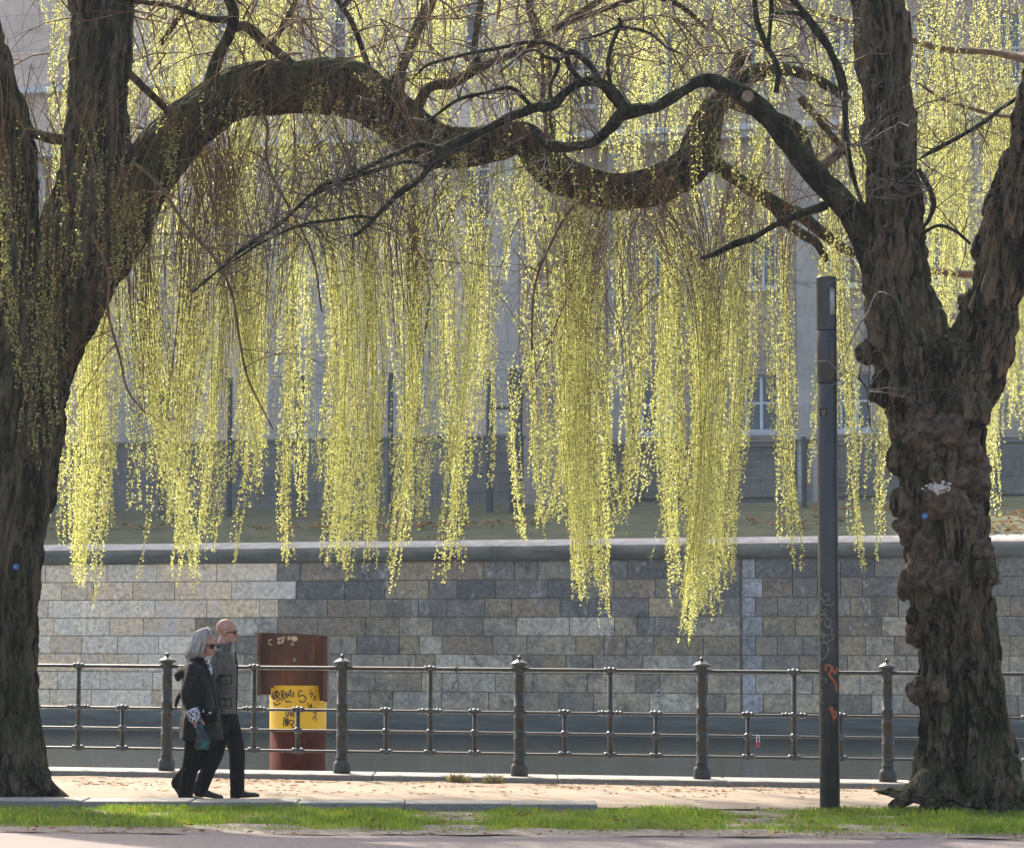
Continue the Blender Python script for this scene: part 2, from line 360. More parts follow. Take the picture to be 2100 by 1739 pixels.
# grass blades and leaf litter
def blades(n, fx, wd, hmin, hmax, lean=.5):
    x, y, z, hs = fx(n); n = len(x)
    h = (hmin+(hmax-hmin)*RNG.random(n)**1.5)*hs; a = RNG.random(n)*2*np.pi
    dx, dy = np.cos(a)*wd, np.sin(a)*wd; l = h*lean*RNG.random(n); b2 = RNG.random(n)*2*np.pi
    tx, ty = np.cos(b2)*l, np.sin(b2)*l
    V = np.zeros((n, 4, 3))
    V[:, 0] = np.stack([x-dx, y-dy, z-.01], 1); V[:, 1] = np.stack([x+dx, y+dy, z-.01], 1)
    V[:, 2] = np.stack([x+tx*.5+dx*.6, y+ty*.5+dy*.6, z+h*.65], 1); V[:, 3] = np.stack([x+tx, y+ty, z+h], 1)
    return V
def gfx(n):
    x = RNG.random(n)*16-8; e0 = 26.0+.10*np.sin(x*1.3)+.08*np.sin(x*4.1+1)
    e1 = np.where(x < xe, 28.83, 29.25+.1*np.sin(x*3)); y = e0+(e1-e0)*RNG.random(n)
    d = np.array([noise.noise(Vector((a*1.1, b_*1.8, 2)))+.5*noise.noise(Vector((a*4, b_*4, 7))) for a, b_ in zip(x, y)])
    edge = np.minimum((y-e0)/.5, 1)
    k = RNG.random(n) < np.clip(.62+d*1.15, .03, 1)*np.clip(edge, .1, 1)
    x, y, d = x[k], y[k], d[k]
    hs = np.clip(.75+d*1.1, .35, 1.7)+.45*np.exp(-((x-4.3)/1.5)**2)*(y > 28.3)
    return x, y, -0.0067*(x+2.94)-.02, hs
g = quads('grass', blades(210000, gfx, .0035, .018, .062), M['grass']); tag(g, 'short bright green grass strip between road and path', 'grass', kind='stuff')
def lfx(n):
    x = RNG.random(n)*18-9; t = RNG.random(n)**.6; y = 31.5+(qy(x)-.5-31.5)*t
    d = np.array([noise.noise(Vector((a*.8, b_*2, 4))) for a, b_ in zip(x, y)])
    k = RNG.random(n) < np.clip(.2+d*1.5, .02, 1)
    return x[k], y[k]
x, y = lfx(7500); n = len(x); z = -0.0067*(x+2.94)-.012-.075*(y-29.3)/6.3+.01
a = RNG.random(n)*6.28; L = .02+.035*RNG.random(n); W = .006+.014*RNG.random(n)
ca, sa = np.cos(a), np.sin(a); V = np.zeros((n, 4, 3)); tz = .012*RNG.random(n)
for k, (p, q) in enumerate(((-1, 0), (0, -1), (1, 0), (0, 1))):
    V[:, k] = np.stack([x+p*L*ca-q*W*sa, y+p*L*sa+q*W*ca, z+(tz if k in (1, 2) else 0)], 1)
o = quads('fallen_leaves', V, M['litter']); tag(o, 'thin brown leaf litter scattered over the gravel path', 'leaf litter', kind='stuff')

n = 900; x = RNG.random(n)*16-8; y = 25.3+3.9*RNG.random(n)**1.2; z = -0.0067*(x+2.94)-.015+.03*RNG.random(n)*(y > 26); a = RNG.random(n)*6.28; L = .015+.03*RNG.random(n); W = .006+.014*RNG.random(n); V = np.zeros((n, 4, 3))
for k, (p, q) in enumerate(((-1, 0), (0, -1), (1, 0), (0, 1))): V[:, k] = np.stack([x+p*L*np.cos(a)-q*W*np.sin(a), y+p*L*np.sin(a)+q*W*np.cos(a), z+(.02*RNG.random(n) if k in (1, 2) else 0)], 1)
tag(quads('verge_leaves', V, M['litter']), 'small dead leaves and twigs lying on the grass verge and road edge', 'leaf litter', kind='stuff')
# ------------------------------------------------------------------ water and far bank
WZ = -.68
def wy(x): return 70.3-.364*x                 # face of the far quay wall
b = MB(); b.add([(-66, qy(-66)+.46, WZ), (66, qy(66)+.46, WZ), (66, wy(66)+.2, WZ), (-66, wy(-66)+.2, WZ)], [(0, 1, 2, 3)])
struct(b.build('water', M['water'], smooth=False))
UX = Vector((1, -.364, 0)).normalized(); UN = Vector((-UX.y, UX.x, 0)) # along the wall; away from camera
def W3(x, d, z):                              # x coordinate at the face, d metres behind the face
    p = Vector((x, wy(x), 0))+UN*d; return (p.x, p.y, z)
wall = thing('quay_wall', 'long coursed stone embankment wall across the canal, rounded mossy coping on top', 'quay wall', (0, wy(0), -.14))
def strip(b, x0, x1, prof, mi=0, step=40, jit=0):
    "extrude a (d, z) profile along the wall"
    xs = np.linspace(x0, x1, step+1); k = len(prof); V = []
    for x in xs:
        for (d, z) in prof: V.append(W3(x, d, z+(jit*noise.noise(Vector((x*.9, z, 1))) if jit else 0)))
    b.add(V, [(i*k+j, (i+1)*k+j, (i+1)*k+j+1, i*k+j+1) for i in range(step) for j in range(k-1)], mi)
def blocks(b, tints, z0, h, xa, xb, wmin, wmax, pal, rnd):
    x = xa
    while x < xb-.02:
        x1 = x+rnd.uniform(wmin, wmax)
        if xb-x1 < wmin*.6: x1 = xb
        g_ = .009; d = -rnd.random()*.008
        d -= rnd.random()*.012; v = [W3(x+g_, d, z0+g_), W3(x1-g_, d, z0+g_), W3(x1-g_, d, z0+h-g_), W3(x+g_, d, z0+h-g_)]
        w_ = [W3(x+g_, .1, z0+g_), W3(x1-g_, .1, z0+g_), W3(x1-g_, .1, z0+h-g_), W3(x+g_, .1, z0+h-g_)]
        b.add(v+w_, [(0,1,2,3),(3,2,6,7),(1,5,6,2),(0,4,5,1)[::-1],(0,3,7,4)])
        c = np.array(pal(x, z0))*rnd.uniform(.82, 1.12); tints.append(c); x = x1
def tinted(o, tints, per=8):
    a = o.data.color_attributes.new('tint', 'FLOAT_COLOR', 'POINT')
    a.data.foreach_set('color', np.concatenate([np.repeat(np.concatenate([np.array(tints), np.ones((len(tints), 1))], 1), per, 0)]).reshape(-1).astype(np.float32))
rnd = random.Random(3)
bo, bn = MB(), MB(); to, tn = [], []; ch = 3.4/8
def wx(u): # x on the wall face for picture column u
    k = (u-1050)/F; return k*70.3/(1+.364*k)
bound = [569, 608, 572, 402, 396, 400, 392, 404][::-1]   # right end of the renewed stone, course by course from the bottom
OLD = [(.20, .18, .145), (.26, .225, .165), (.14, .135, .12), (.33, .26, .155), (.42, .345, .235), (.27, .205, .135), (.52, .45, .335), (.42, .34, .225)]
def palo(x, z):
    hz = (z+.14)/3.4; r_ = rnd.random()
    if hz > .55: return OLD[rnd.choice([0, 1, 2, 2, 0, 1, 3, 5])]
    if hz > .3: return OLD[rnd.choice([0, 3, 4, 5, 7, 6, 1, 3])]
    return OLD[rnd.choice([7, 6, 4, 3, 7, 4, 1, 6])]
def paln(x, z): return rnd.choice([(.84, .64, .41), (.86, .69, .47), (.80, .57, .34), (.80, .66, .47)])
for k in range(8):
    z0 = -.14+k*ch; xb = wx(bound[k])
    blocks(bn, tn, z0, ch, -34, xb, .75, 1.55, paln, rnd)
    s0, s1 = wx(1517), wx(1517)+(.28 if k % 2 else .44)
    blocks(bo, to, z0, ch, xb, s0, .45, 1.25, palo, rnd)
    blocks(bo, to, z0, ch, s0+.05, s1+.05, 1, 1, lambda x, z: (.40, .39, .375), rnd)
    blocks(bo, to, z0, ch, s1+.05, 40, .45, 1.25, palo, rnd)
o = bn.build('renewed_masonry', M['stone_new'], wall, smooth=False); tinted(o, tn); o['label'] = 'pale newer stone blocks with stepped right end'
o = bo.build('old_masonry', M['stone_old'], wall, smooth=False); tinted(o, to)
b = MB(); strip(b, -34, 40, [(.04, -.2), (.04, 3.3)]); b.build('mortar', M['joint'], wall)
b = MB(); strip(b, -34, 40, [(-.22, -2), (-.20, -.75), (-.16, -.45), (-.12, -.2), (-.03, -.125), (.05, -.12)], step=160, jit=.02); b.build('footing', M['footing'], wall)
prof = [(.1, 3.262), (-.05, 3.262), (-.085, 3.275), (-.115, 3.32), (-.125, 3.38), (-.115, 3.44), (-.085, 3.50), (-.04, 3.555), (.01, 3.60)]
x = -34.0
while x < 40:                       # separate coping stones
    b = MB(); x1 = x+rnd.uniform(1.5, 2.3); strip(b, x+.006, x1-.006, [(d+rnd.uniform(-.006, .006)*0, z) for d, z in prof], step=10, jit=.010); b.build('coping_stone', M['coping'], wall) if -14 < x < 14 else None; x = x1
b = MB(); strip(b, -34, 40, [(d+.022, z-.004) for d, z in prof], step=120); b.build('coping_bed', M['joint'], wall)
b = MB(); strip(b, -34, 40, [(.02, 3.59), (.03, 3.60), (.50, 3.76), (.7, 3.74)], step=120, jit=.012); b.build('coping_slab', M['coping_top'], wall)
b = MB()
c = Vector(W3(wx(1351), -.03, 1.6-(1418-1300)/90.5)); pts = [c+UX*(.055*math.cos(t))+Vector((0, 0, .055*math.sin(t))) for t in np.linspace(0, 2*math.pi, 17)]
b.tube(pts, .022, 6); b.build('drain_ring', M['coping_top'], wall)
# far bank ground
b = MB(); V = []; xs = np.linspace(-52, 52, 161); ds = [.45, .9, 1.5, 2.5, 4, 6, 8, 10.5, 13, 16, 30, 60]; zs = [3.72, 3.80, 3.92, 4.08, 4.28, 4.5, 4.7, 4.9, 5.1, 5.2, 5.2, 5.2]
for d, z in zip(ds, zs):
    for x in xs: V.append(W3(x, d, z+(.09*noise.noise(Vector((x*.7, d*.5, 0))) if d > .5 else 0)))
n = len(xs); b.add(V, [(j*n+i, j*n+i+1, (j+1)*n+i+1, (j+1)*n+i) for j in range(len(ds)-1) for i in range(n-1)])
struct(b.build('bank', M['bank']))
n = 5200; xx = RNG.random(n)*32-16; dd = .5+6*RNG.random(n)**1.3
kk = np.array([noise.noise(Vector((a*.22, d*.5, 8))) for a, d in zip(xx, dd)]) > .12; xx, dd = xx[kk], dd[kk]; n = len(xx)
px = xx+UN.x*dd; py = (70.3-.364*xx)+UN.y*dd; pz = np.interp(dd, ds, zs)+.05+.05*RNG.random(n)
a = RNG.random(n)*6.28; L = .05+.06*RNG.random(n); V = np.zeros((n, 4, 3))
for k, (p, q) in enumerate(((-1, 0), (0, -.6), (1, 0), (0, .6))):
    V[:, k] = np.stack([px+L*(p*np.cos(a)-q*np.sin(a)), py+L*(p*np.sin(a)+q*np.cos(a)), pz+(.06*RNG.random(n) if k > 1 else 0)], 1)
o = quads('bank_leaves', V, M['litter']); tag(o, 'orange brown fallen leaves on the far bank above the wall', 'leaf litter', kind='stuff')

# ------------------------------------------------------------------ building behind
SB = -.30; BX = Vector((1, SB, 0)).normalized(); BN = Vector((-BX.y, BX.x, 0))
def make_building(name, label, Y0, ua, ub, H, wallmat):
    root = thing(name, label, 'building', (0, Y0, 5.2))
    def xat(u): k = (u-1050)/F; return k*Y0/(1-SB*k)
    def Q(x, d, z): p = Vector((x, Y0+SB*x, 0))+BN*d; return (p.x, p.y, z)
    def zat(u, v): x = xat(u); return CAMZ+(1300-v)*(Y0+SB*x)/F
    return root, xat, Q, zat
def bbox(b, Q, x0, x1, d0, d1, z0, z1, mi=0):
    v = [Q(x0,d0,z0),Q(x1,d0,z0),Q(x1,d1,z0),Q(x0,d1,z0),Q(x0,d0,z1),Q(x1,d0,z1),Q(x1,d1,z1),Q(x0,d1,z1)]
    b.add(v, [(0,3,2,1),(4,5,6,7),(0,1,5,4),(1,2,6,5),(2,3,7,6),(3,0,4,7)], mi)
def wall_with_openings(b, Q, x0, x1, z0, z1, ops, depth=.45):
    "a facade with real openings and reveals; ops: (xa, xb, za, zb)"
    X = sorted({x0, x1}|{o[0] for o in ops}|{o[1] for o in ops}); Z = sorted({z0, z1}|{o[2] for o in ops}|{o[3] for o in ops})
    for i in range(len(X)-1):
        for j in range(len(Z)-1):
            cx, cz = (X[i]+X[i+1])/2, (Z[j]+Z[j+1])/2
            if any(o[0] < cx < o[1] and o[2] < cz < o[3] for o in ops): continue
            b.add([Q(X[i],0,Z[j]),Q(X[i+1],0,Z[j]),Q(X[i+1],0,Z[j+1]),Q(X[i],0,Z[j+1])], [(0,1,2,3)])
    for (a, c, e, g_) in ops:
        for q in (((a,e),(a,g_)),((a,g_),(c,g_)),((c,g_),(c,e)),((c,e),(a,e))):
            (xa, za), (xb, zb) = q
            b.add([Q(xa,0,za),Q(xb,0,zb),Q(xb,depth,zb),Q(xa,depth,za)], [(0,1,2,3)])
def window(root, Q, xa, xb, za, zb, d=.28, mull=1, trans=1, sill=True, open_leaf=False):
    b = MB(); t = .07
    for (p, q) in ((xa, xa+t), (xb-t, xb)): bbox(b, Q, p, q, d-.05, d+.05, za, zb)
    for (p, q) in ((za, za+t), (zb-t, zb)): bbox(b, Q, xa+t, xb-t, d-.05, d+.05, p, q)
    for k in range(mull):
        c = xa+(xb-xa)*(k+1)/(mull+1); bbox(b, Q, c-.05, c+.05, d-.06, d+.06, za+t, zb-t)
    for k in range(trans):
        c = za+(zb-za)*(k+1)/(trans+1); bbox(b, Q, xa+t, xb-t, d-.055, d+.055, c-.035, c+.035)
    f = b.build('window', M['white'], root, smooth=False)
    b = MB(); bbox(b, Q, xa+.02, xb-.02, d+.004, d+.03, za+.02, zb-.02); b.build('pane', M['glass'], f, smooth=False)
    if open_leaf:
        b = MB(); x0_, = (xa+(xb-xa)*.52,); bbox(b, Q, x0_, xb-t, d-.10, d-.064, za+t, zb-t); b.build('shutter', M['white'], f, smooth=False)
    if sill:
        b = MB(); bbox(b, Q, xa-.12, xb+.12, -.14, d-.06, za-.16, za-.004); b.build('sill', M['ledge'], f, smooth=False)
# right, recessed wing
rw, xr, QR, zr = make_building('stone_building', 'weathered rough stone building with white framed windows behind the right curtain', 107.5, 0, 0, 0, None)
ops = []; wins = []
for (ua, ub, va, vb, kw) in ((1310, 1384, 767, 884, dict(mull=1, open_leaf=True)), (1526, 1594, 767, 884, {}), (1722, 1790, 767, 884, {}), (1915, 1985, 767, 884, {}), (2110, 2180, 767, 884, {}),
                             (1128, 1196, 767, 884, {}),
                             (1538, 1592, 480, 586, {}), (1704, 1758, 480, 586, {}), (1880, 1934, 480, 586, {}), (2050, 2104, 480, 586, {}), (1340, 1394, 480, 586, {}), (1165, 1219, 480, 586, {}),
                             (1165, 1219, 40, 190, {}), (1340, 1394, 40, 190, {}), (1538, 1592, 40, 190, {}), (1704, 1758, 40, 190, {}), (1880, 1934, 40, 190, {}), (2050, 2104, 40, 190, {})):
    uc = (ua+ub)/2; a_, c_ = xr(ua), xr(ub); z0, z1 = zr(1567, vb), zr(1567, va); ops.append((a_, c_, z0, z1)); wins.append((a_, c_, z0, z1, kw))
zpl = zr(1567, 906)
b = MB(); wall_with_openings(b, QR, xr(1056), 46, zpl, 29, ops)
bbox(b, QR, xr(1056), 46, .46, 14, 5.0, 28.9); b.build('wall', M['facade_rough'], rw, smooth=False)
b = MB(); bbox(b, QR, xr(1056), 46, -.22, .3, 4.6, zpl); bbox(b, QR, xr(1056), 46, -.34, .3, zpl-1.9, zpl-1.75)
bbox(b, QR, xr(1056), 46, -.30, -.224, zpl-.18, zpl+.0); b.build('plinth', M['plinth'], rw, smooth=False)
for wn in wins: window(rw, QR, *wn[:4], **wn[4])
b = MB(); zc = zr(1567, 278)
bbox(b, QR, xr(1056), 46, -.5, -.004, zc, zc+.22); bbox(b, QR, xr(1056), 46, -.75, -.004, zc+.224, zc+.42); b.build('cornice', M['ledge'], rw, smooth=False)
b = MB(); bbox(b, QR, xr(1056), 46, -.8, 14.5, 29, 29.6); b.build('roof', M['ledge'], rw, smooth=False)
b = MB()
for uc in (1270, 1450, 1660, 1850, 2030):
    x0 = xr(uc); bbox(b, QR, x0-.35, x0+.35, -.12, -.004, zpl+.01, zc-.01)
b.build('pilaster', M['pilaster'], rw, smooth=False)
# portal with a small gable
b = MB(); x0, x1 = xr(1646), xr(1690); zb_, zt = 5.0, zr(1667, 905)
bbox(b, QR, x0, x0+.22, -.8, -.26, zb_, zt); bbox(b, QR, x1-.22, x1, -.8, -.26, zb_, zt); bbox(b, QR, x0-.15, x1+.15, -.95, -.26, zt+.004, zt+.2)
xm = (x0+x1)/2; za_, zt2 = zt+.204, zr(1667, 878)
V = [QR(x0-.15,-.9,za_),QR(x1+.15,-.9,za_),QR(xm,-.9,zt2),QR(x0-.15,-.26,za_),QR(x1+.15,-.26,za_),QR(xm,-.26,zt2)]
b.add(V, [(0,1,2),(3,5,4),(0,2,5,3),(1,4,5,2),(0,3,4,1)]); bbox(b, QR, x0+.22, x1-.22, -.5, -.4, zb_, zt); b.build('portal', M['pilaster'], rw, smooth=False)
# left, projecting pavilion
lw, xl, QL, zl = make_building('stone_pavilion', 'pale pinkish stone pavilion with tall pilasters and dark plinth behind the left curtain', 100.5, 0, 0, 0, None)
ops = []; wins = []
for uc in (-60, 195, 452, 702, 975):
    for (va, vb, hw) in ((298, 462, 27), (-20, 140, 27), (-330, -180, 27)):
        a_, c_ = xl(uc-hw), xl(uc+hw); ops.append((a_, c_, zl(700, vb), zl(700, va))); wins.append(ops[-1])
zpl2 = zl(700, 905)
b = MB(); wall_with_openings(b, QL, -46, xl(1056), zpl2, 31, ops); bbox(b, QL, -46, xl(1056), .46, 12, 5.0, 30.9); b.build('wall', M['facade'], lw, smooth=False)
b = MB(); bbox(b, QL, -46, xl(1056)+.2, -.25, .3, 4.4, zpl2); bbox(b, QL, -46, xl(1056)+.26, -.33, .3, zpl2+.004, zpl2+.08); b.build('plinth', M['plinth'], lw, smooth=False)
for wn in wins: window(lw, QL, *wn, mull=1, trans=2)
for uc in (-187, 68, 262, 322, 578, 640, 830, 890, 1040):
    b = MB(); x0 = xl(uc); hw = .42
    bbox(b, QL, x0-hw, x0+hw, -.22, -.004, zpl2+.09, zl(700, 300)); bbox(b, QL, x0-hw-.1, x0+hw+.1, -.30, -.226, zpl2+.09, zpl2+.5); b.build('pilaster', M['pilaster'], lw, smooth=False)
for (v, dp, th) in ((292, .55, .24), (152, .45, .2), (-160, .6, .3), (468, .12, .16)):
    b = MB(); z = zl(700, v)
    if v == 468:
        for uc in (-60, 195, 452, 702, 975): b = MB(); bbox(b, QL, xl(uc-38), xl(uc+38), -dp, -.004, z-.32, z-.17); b.build('moulding', M['ledge'], lw, smooth=False)
    else: bbox(b, QL, -46, xl(1056)+dp*.4, -dp, -.004, z, z+th)
    (b.build('cornice', M['ledge'], lw, smooth=False) if v != 468 else 0)
b = MB(); bbox(b, QL, -46, xl(1056)+.7, -.8, 12, 31, 31.6); b.build('roof', M['ledge'], lw, smooth=False)

b = MB(); bbox(b, QL, -46, -9.5, .5, 11, 31.604, 42); b.build('shade_block', M['facade'], lw, smooth=False)  # unseen block added above the roof to shade the left wall top
# mesh fence with a gate on the far bank
mf = thing('mesh_fence', 'tall dark steel mesh fence with a gate in front of the pavilion corner', 'fence', (0, 79, 4.7))
DF = 8.3; zt = CAMZ+(1300-757)*79.2/F; zb_ = 4.55
def fx_(u): 
    k = (u-1050)/F; p0 = Vector((0, wy(0), 0))+UN*DF; return k*(p0.y)/(1+.364*k)-UN.x*DF+ (0)
def wxx(u):  # x parameter of the wall for picture column u on the fence line
    lo, hi = -40.0, 40.0
    for _ in range(40):
        m_ = (lo+hi)/2; p = W3(m_, DF, 0)
        if p[0]/p[1]*F+1050 < u: lo = m_
        else: hi = m_
    return lo
for (u, wd) in ((60, .09), (195, .09), (330, .09), (470, .09), (615, .13), (800, .09), (1004, .13), (1058, .30), (1250, .09), (1450, .09), (1650, .09), (1850, .09), (2050, .09)):
    b = MB(); x = wxx(u); ztop = zt if u < 1240 else zt-1.9
    v = [W3(x-wd/2, DF-.06, zb_), W3(x+wd/2, DF-.06, zb_), W3(x+wd/2, DF+.06, zb_), W3(x-wd/2, DF+.06, zb_)]
    v += [(q[0], q[1], ztop) for q in v]; b.add(v, [(0,3,2,1),(4,5,6,7),(0,1,5,4),(1,2,6,5),(2,3,7,6),(3,0,4,7)])
    b.build('post', M['mesh_steel'], mf, smooth=False)
def meshpanel(u0, u1, ztop, zbt):
    b = MB(); x0, x1 = wxx(u0), wxx(u1); nv = int((x1-x0)/.055)
    for i in range(nv+1):
        x = x0+(x1-x0)*i/nv; b.tube([W3(x, DF, zbt), W3(x, DF, ztop)], .004, 3, cap=False)
    k = int((ztop-zbt)/.2)
    for j in range(k+1):
        z = zbt+(ztop-zbt)*j/k; b.tube([W3(x0, DF-.01, z), W3(x1, DF-.01, z)], .006 if j < k else .012, 3, cap=False)
    b.build('mesh_panel', M['mesh_steel'], mf, smooth=False)
meshpanel(60, 1000, zt, zb_+.1); meshpanel(1008, 1050, zt, zb_+.1); meshpanel(1066, 1250, zt, zb_+.1); meshpanel(1250, 2050, zt-1.9, zb_+.1)
b = MB(); zg = CAMZ+(1300-834)*79/F
for z in (zg, zb_+.12):
    p, q = W3(wxx(1005), DF-.03, z), W3(wxx(1052), DF-.03, z); b.tube([p, q], .05, 4)
b.build('gate_rail', M['mesh_steel'], mf, smooth=False)

# ------------------------------------------------------------------ railing
rail = thing('quay_railing', 'dark cast iron railing with capped posts and four rails along the quay edge', 'railing', (0, QY0, 0))
RX = Vector((1, -.195, 0)).normalized()
def rx(u): k = (u-1050)/F; return k*QY0/(1+.195*k)
posts = [-15, 345, 703, 1065, 1438, 1817, 2200]; px_ = [rx(u) for u in posts]
def rp(x, z): return Vector((x, qy(x), gz(x)-.024+z))
HT, HM, H2, H1 = 1.227, .733, .494, .252
def balls(b, c, big=1.0, mid=False):
    "joint: a ring of small balls round the rail"
    for s_ in (-1, 0, 1): b.ball(c+RX*(s_*.042*big)+Vector((0, 0, .004)), (.030*big if s_ else .036*big), 10, 6)
for i, x in enumerate(px_):
    c = rp(x, 0); b = MB(); H = 1.32
    prof = [(.100, 0), (.103, .02), (.101, .10), (.094, .125), (.076, .14)]
    def rad_(z): return .070-.009*z
    for z in (.17, .42, .66, .80, 1.13):
        r0 = rad_(z); prof += [(r0, z), (r0+.009, z+.003), (r0+.009, z+.013), (r0, z+.016)]
    prof += [(.059, 1.255), (.066, 1.268), (.088, 1.285)]
    b.lathe(prof, c, 16); p = b.build('post', M['iron'], rail)
    b = MB(); b.lathe([(.112, 1.286), (.115, 1.295), (.085, 1.318), (.03, 1.345), (.016, 1.352)], c, 16); b.ball(c+Vector((0, 0, 1.37)), .026, 10, 8); b.build('post_cap', M['iron_top'], p)
for i in range(len(px_)-1):
    xa, xb = px_[i], px_[i+1]
    for h, r_ in ((HT, .024), (HM, .017), (H2, .014), (H1, .016)):
        b = MB(); b.tube([rp(xa, h), rp(xb, h)], r_, 8, cap=False); b.build('rail', M['iron'], rail)
    for t in (.25, .5, .75):
        x = xa+(xb-xa)*t; b = MB(); top = HT if t == .5 else HM
        b.tube([rp(x, H1-.03), rp(x, top+.01)], .026 if t != .5 else .029, 8)
        bl = b.build('baluster', M['iron'], rail)
        js = []
        if t == .5: js = [(x, HT, 1.15), (x-.085, HM, .95), (x+.085, HM, .95), (x, HM, 0)]
        else: js = [(x, HM, 1.15)]
        js += [(x, H2, -1), (x, H1, 1.15)]
        for jx, jh, big in js:
            b = MB()
            if big > 0: balls(b, rp(jx, jh), big)
            elif big == 0: b.ball(rp(jx, jh), .05, 12, 8)
            else: b.ball(rp(jx, jh), (.055, .05, .042), 12, 8)
            b.build('joint', M['iron_top'], bl)
# padlock and cable tie
x = rx(1552); c = rp(x, H2); pk = thing('padlock', 'small red padlock hanging from a rail beside a short baluster', 'padlock', c)
b = MB(); b.box(c+Vector((-.024, -.014, -.125)), c+Vector((.024, .014, -.06))); o = b.build('lock_body', M['lockred'], pk, smooth=False); bevel(o, .005)
b = MB(); b.tube([c+Vector((.017*math.cos(t), -.02, -.03+(.045 if 0 < t < math.pi else 0)*math.sin(t)-.03*(t in (0, math.pi)))) for t in np.linspace(0, math.pi, 9)], .005, 6); b.build('shackle', M['white'], pk)
x = rx(937); c = rp(x, HT); b = MB()
b.tube([c+Vector((.028*math.cos(t), -.0, .028*math.sin(t))) for t in np.linspace(0, 6.2, 12)], .006, 5)
b.tube([c+Vector((0, -.02, -.03)), c+Vector((.012, -.02, -.12)), c+Vector((-.03, -.02, -.17)), c+Vector((-.05, -.02, -.23))], .005, 5)
b.tube([c+Vector((.012, -.02, -.12)), c+Vector((.02, -.02, -.18)), c+Vector((.01, -.02, -.25))], .005, 5)
tag(b.build('cable_tie', M['black']), 'loose black cord knotted round the top rail left of the middle post', 'cord')
# dry grass tufts at the kerb
for (u, v, nn, r_, lb) in ((943, 1592, 420, .13, 'dry grass tuft at the kerb foot, leftmost of the two'), (1012, 1596, 420, .12, 'dry grass tuft at the kerb foot, nearer the railing post')):
    x = rx(u); y = qy(x)-.62; z = gz(x)-.085
    def tf(n): 
        a = RNG.random(n)*6.28; q = np.sqrt(RNG.random(n))*r_; return x+q*np.cos(a), y+q*np.sin(a)*.6, np.full(n, z), 1.15-q/r_*.6
    tag(quads('grass_tuft', blades(nn, tf, .004, .03, .14, 1.2), M['tuft']), lb, 'grass tuft', 'grass tufts at the kerb')

# ------------------------------------------------------------------ mooring pile
YP = 40.5; sP = S(YP); cx = P(611, 1500, YP).x; RP = 57.5/sP
def zp(v): return CAMZ-(v-1300)/sP
pile = thing('mooring_pile', 'red and yellow painted steel mooring pile topped by a rusty steel panel', 'mooring pile', (cx, YP, WZ))
def cyl(b, z0, z1, n=40, r=RP, thick=.03):
    V = []
    for (rr, z) in ((r, z0), (r, z1), (r-thick, z1), (r-thick, z0)): V += [(cx+rr*math.cos(2*math.pi*j/n), YP+rr*math.sin(2*math.pi*j/n), z(j, n) if callable(z) else z) for j in range(n)]
    b.add(V, [(k*n+j, k*n+(j+1)%n, (k+1)*n+(j+1)%n, (k+1)*n+j) for k in range(3) for j in range(n)])
b = MB(); cyl(b, -2.2, zp(1497)); b.build('red_shaft', M['redlead'], pile)
ztop = zp(1404); zlow = zp(1437)
b = MB(); NSEG = 80
def topz(j, n):
    a = 2*math.pi*j/n; xx_ = math.cos(a)
    return zlow if xx_ > .80 else ztop
cyl(b, zp(1497)+.003, topz, NSEG, RP+.002); b.build('yellow_band', M['yellow'], pile, smooth=False)
# steel panel: web with two holes and side flanges
ys = YP-RP*.55
def q2(u, v): p = P(u, v, ys); return Vector((p.x, p.z))
outl = [q2(530, 1424), q2(531, 1297), q2(620, 1299.5), q2(672, 1303), q2(671, 1437), q2(652, 1437), q2(652, 1410), q2(556, 1410), q2(556, 1424)]
pts = list(outl); edges = [(i, (i+1) % len(outl)) for i in range(len(outl))]; holes = []
for (u, v, r_) in ((600, 1320.5, 4.2), (604, 1352, 4.0)):
    c = q2(u, v); s0 = len(pts); rr = r_/S(ys); holes.append((c, rr))
    pts += [c+Vector((rr*math.cos(t), rr*math.sin(t))) for t in np.linspace(0, 2*math.pi, 17)[:-1]]; edges += [(s0+i, s0+(i+1) % 16) for i in range(16)]
vo, _, fo, *_r = geometry.delaunay_2d_cdt(pts, edges, [], 0, 1e-5)
def inside(p):
    c = False
    for i in range(len(outl)):
        a_, b_ = outl[i], outl[i-1]
        if (a_.y > p.y) != (b_.y > p.y) and p.x < (b_.x-a_.x)*(p.y-a_.y)/(b_.y-a_.y)+a_.x: c = not c
    return c and all((p-h).length > r_*.99 for h, r_ in holes)
fo = [f for f in fo if inside(sum((vo[i] for i in f), Vector((0, 0)))/len(f))]
b = MB(); b.add([(p.x, ys, p.y) for p in vo], fo); web = b.build('panel', M['rust'], pile, smooth=False)
sm = web.modifiers.new('solid', 'SOLIDIFY'); sm.thickness = .02; sm.offset = 0
for (ua, ub, vt, vb_) in ((530, 536, 1296.5, 1425), (665, 672.5, 1302.5, 1438)):
    b = MB(); p, q = P(ua, vt, ys), P(ub, vb_, ys); b.box((p.x, ys-.16, q.z), (q.x, ys+.16, p.z)); o = b.build('flange', M['rust'], pile, smooth=False); bevel(o, .006)
for u in (546, 642):
    b = MB(); p, q = P(u, 1300, ys), P(u+4, 1408, ys); b.box((p.x, ys-.03, q.z), (q.x, ys-.0105, p.z)); b.build('weld_rib', M['rust'], pile, smooth=False)
def strokes(name, lines, onsurf, r, m, parent):
    b = MB()
    for ln in lines:
        A = crom(ln, 5) if len(ln) > 2 else np.array(ln, float)
        b.tube([onsurf(u, v) for u, v in A], r, 5)
    return b.build(name, m, parent)
def on_pile(u, v):
    p = P(u, v, YP-RP); dx = max(-.98*RP, min(.98*RP, p.x-cx)); y = YP-math.sqrt((RP+.002)**2-dx**2); return P(u, v, y)
def cu(x, y): return 512.7+.1917*x, 1271.5+.1917*y       # crop pixels of the detail view
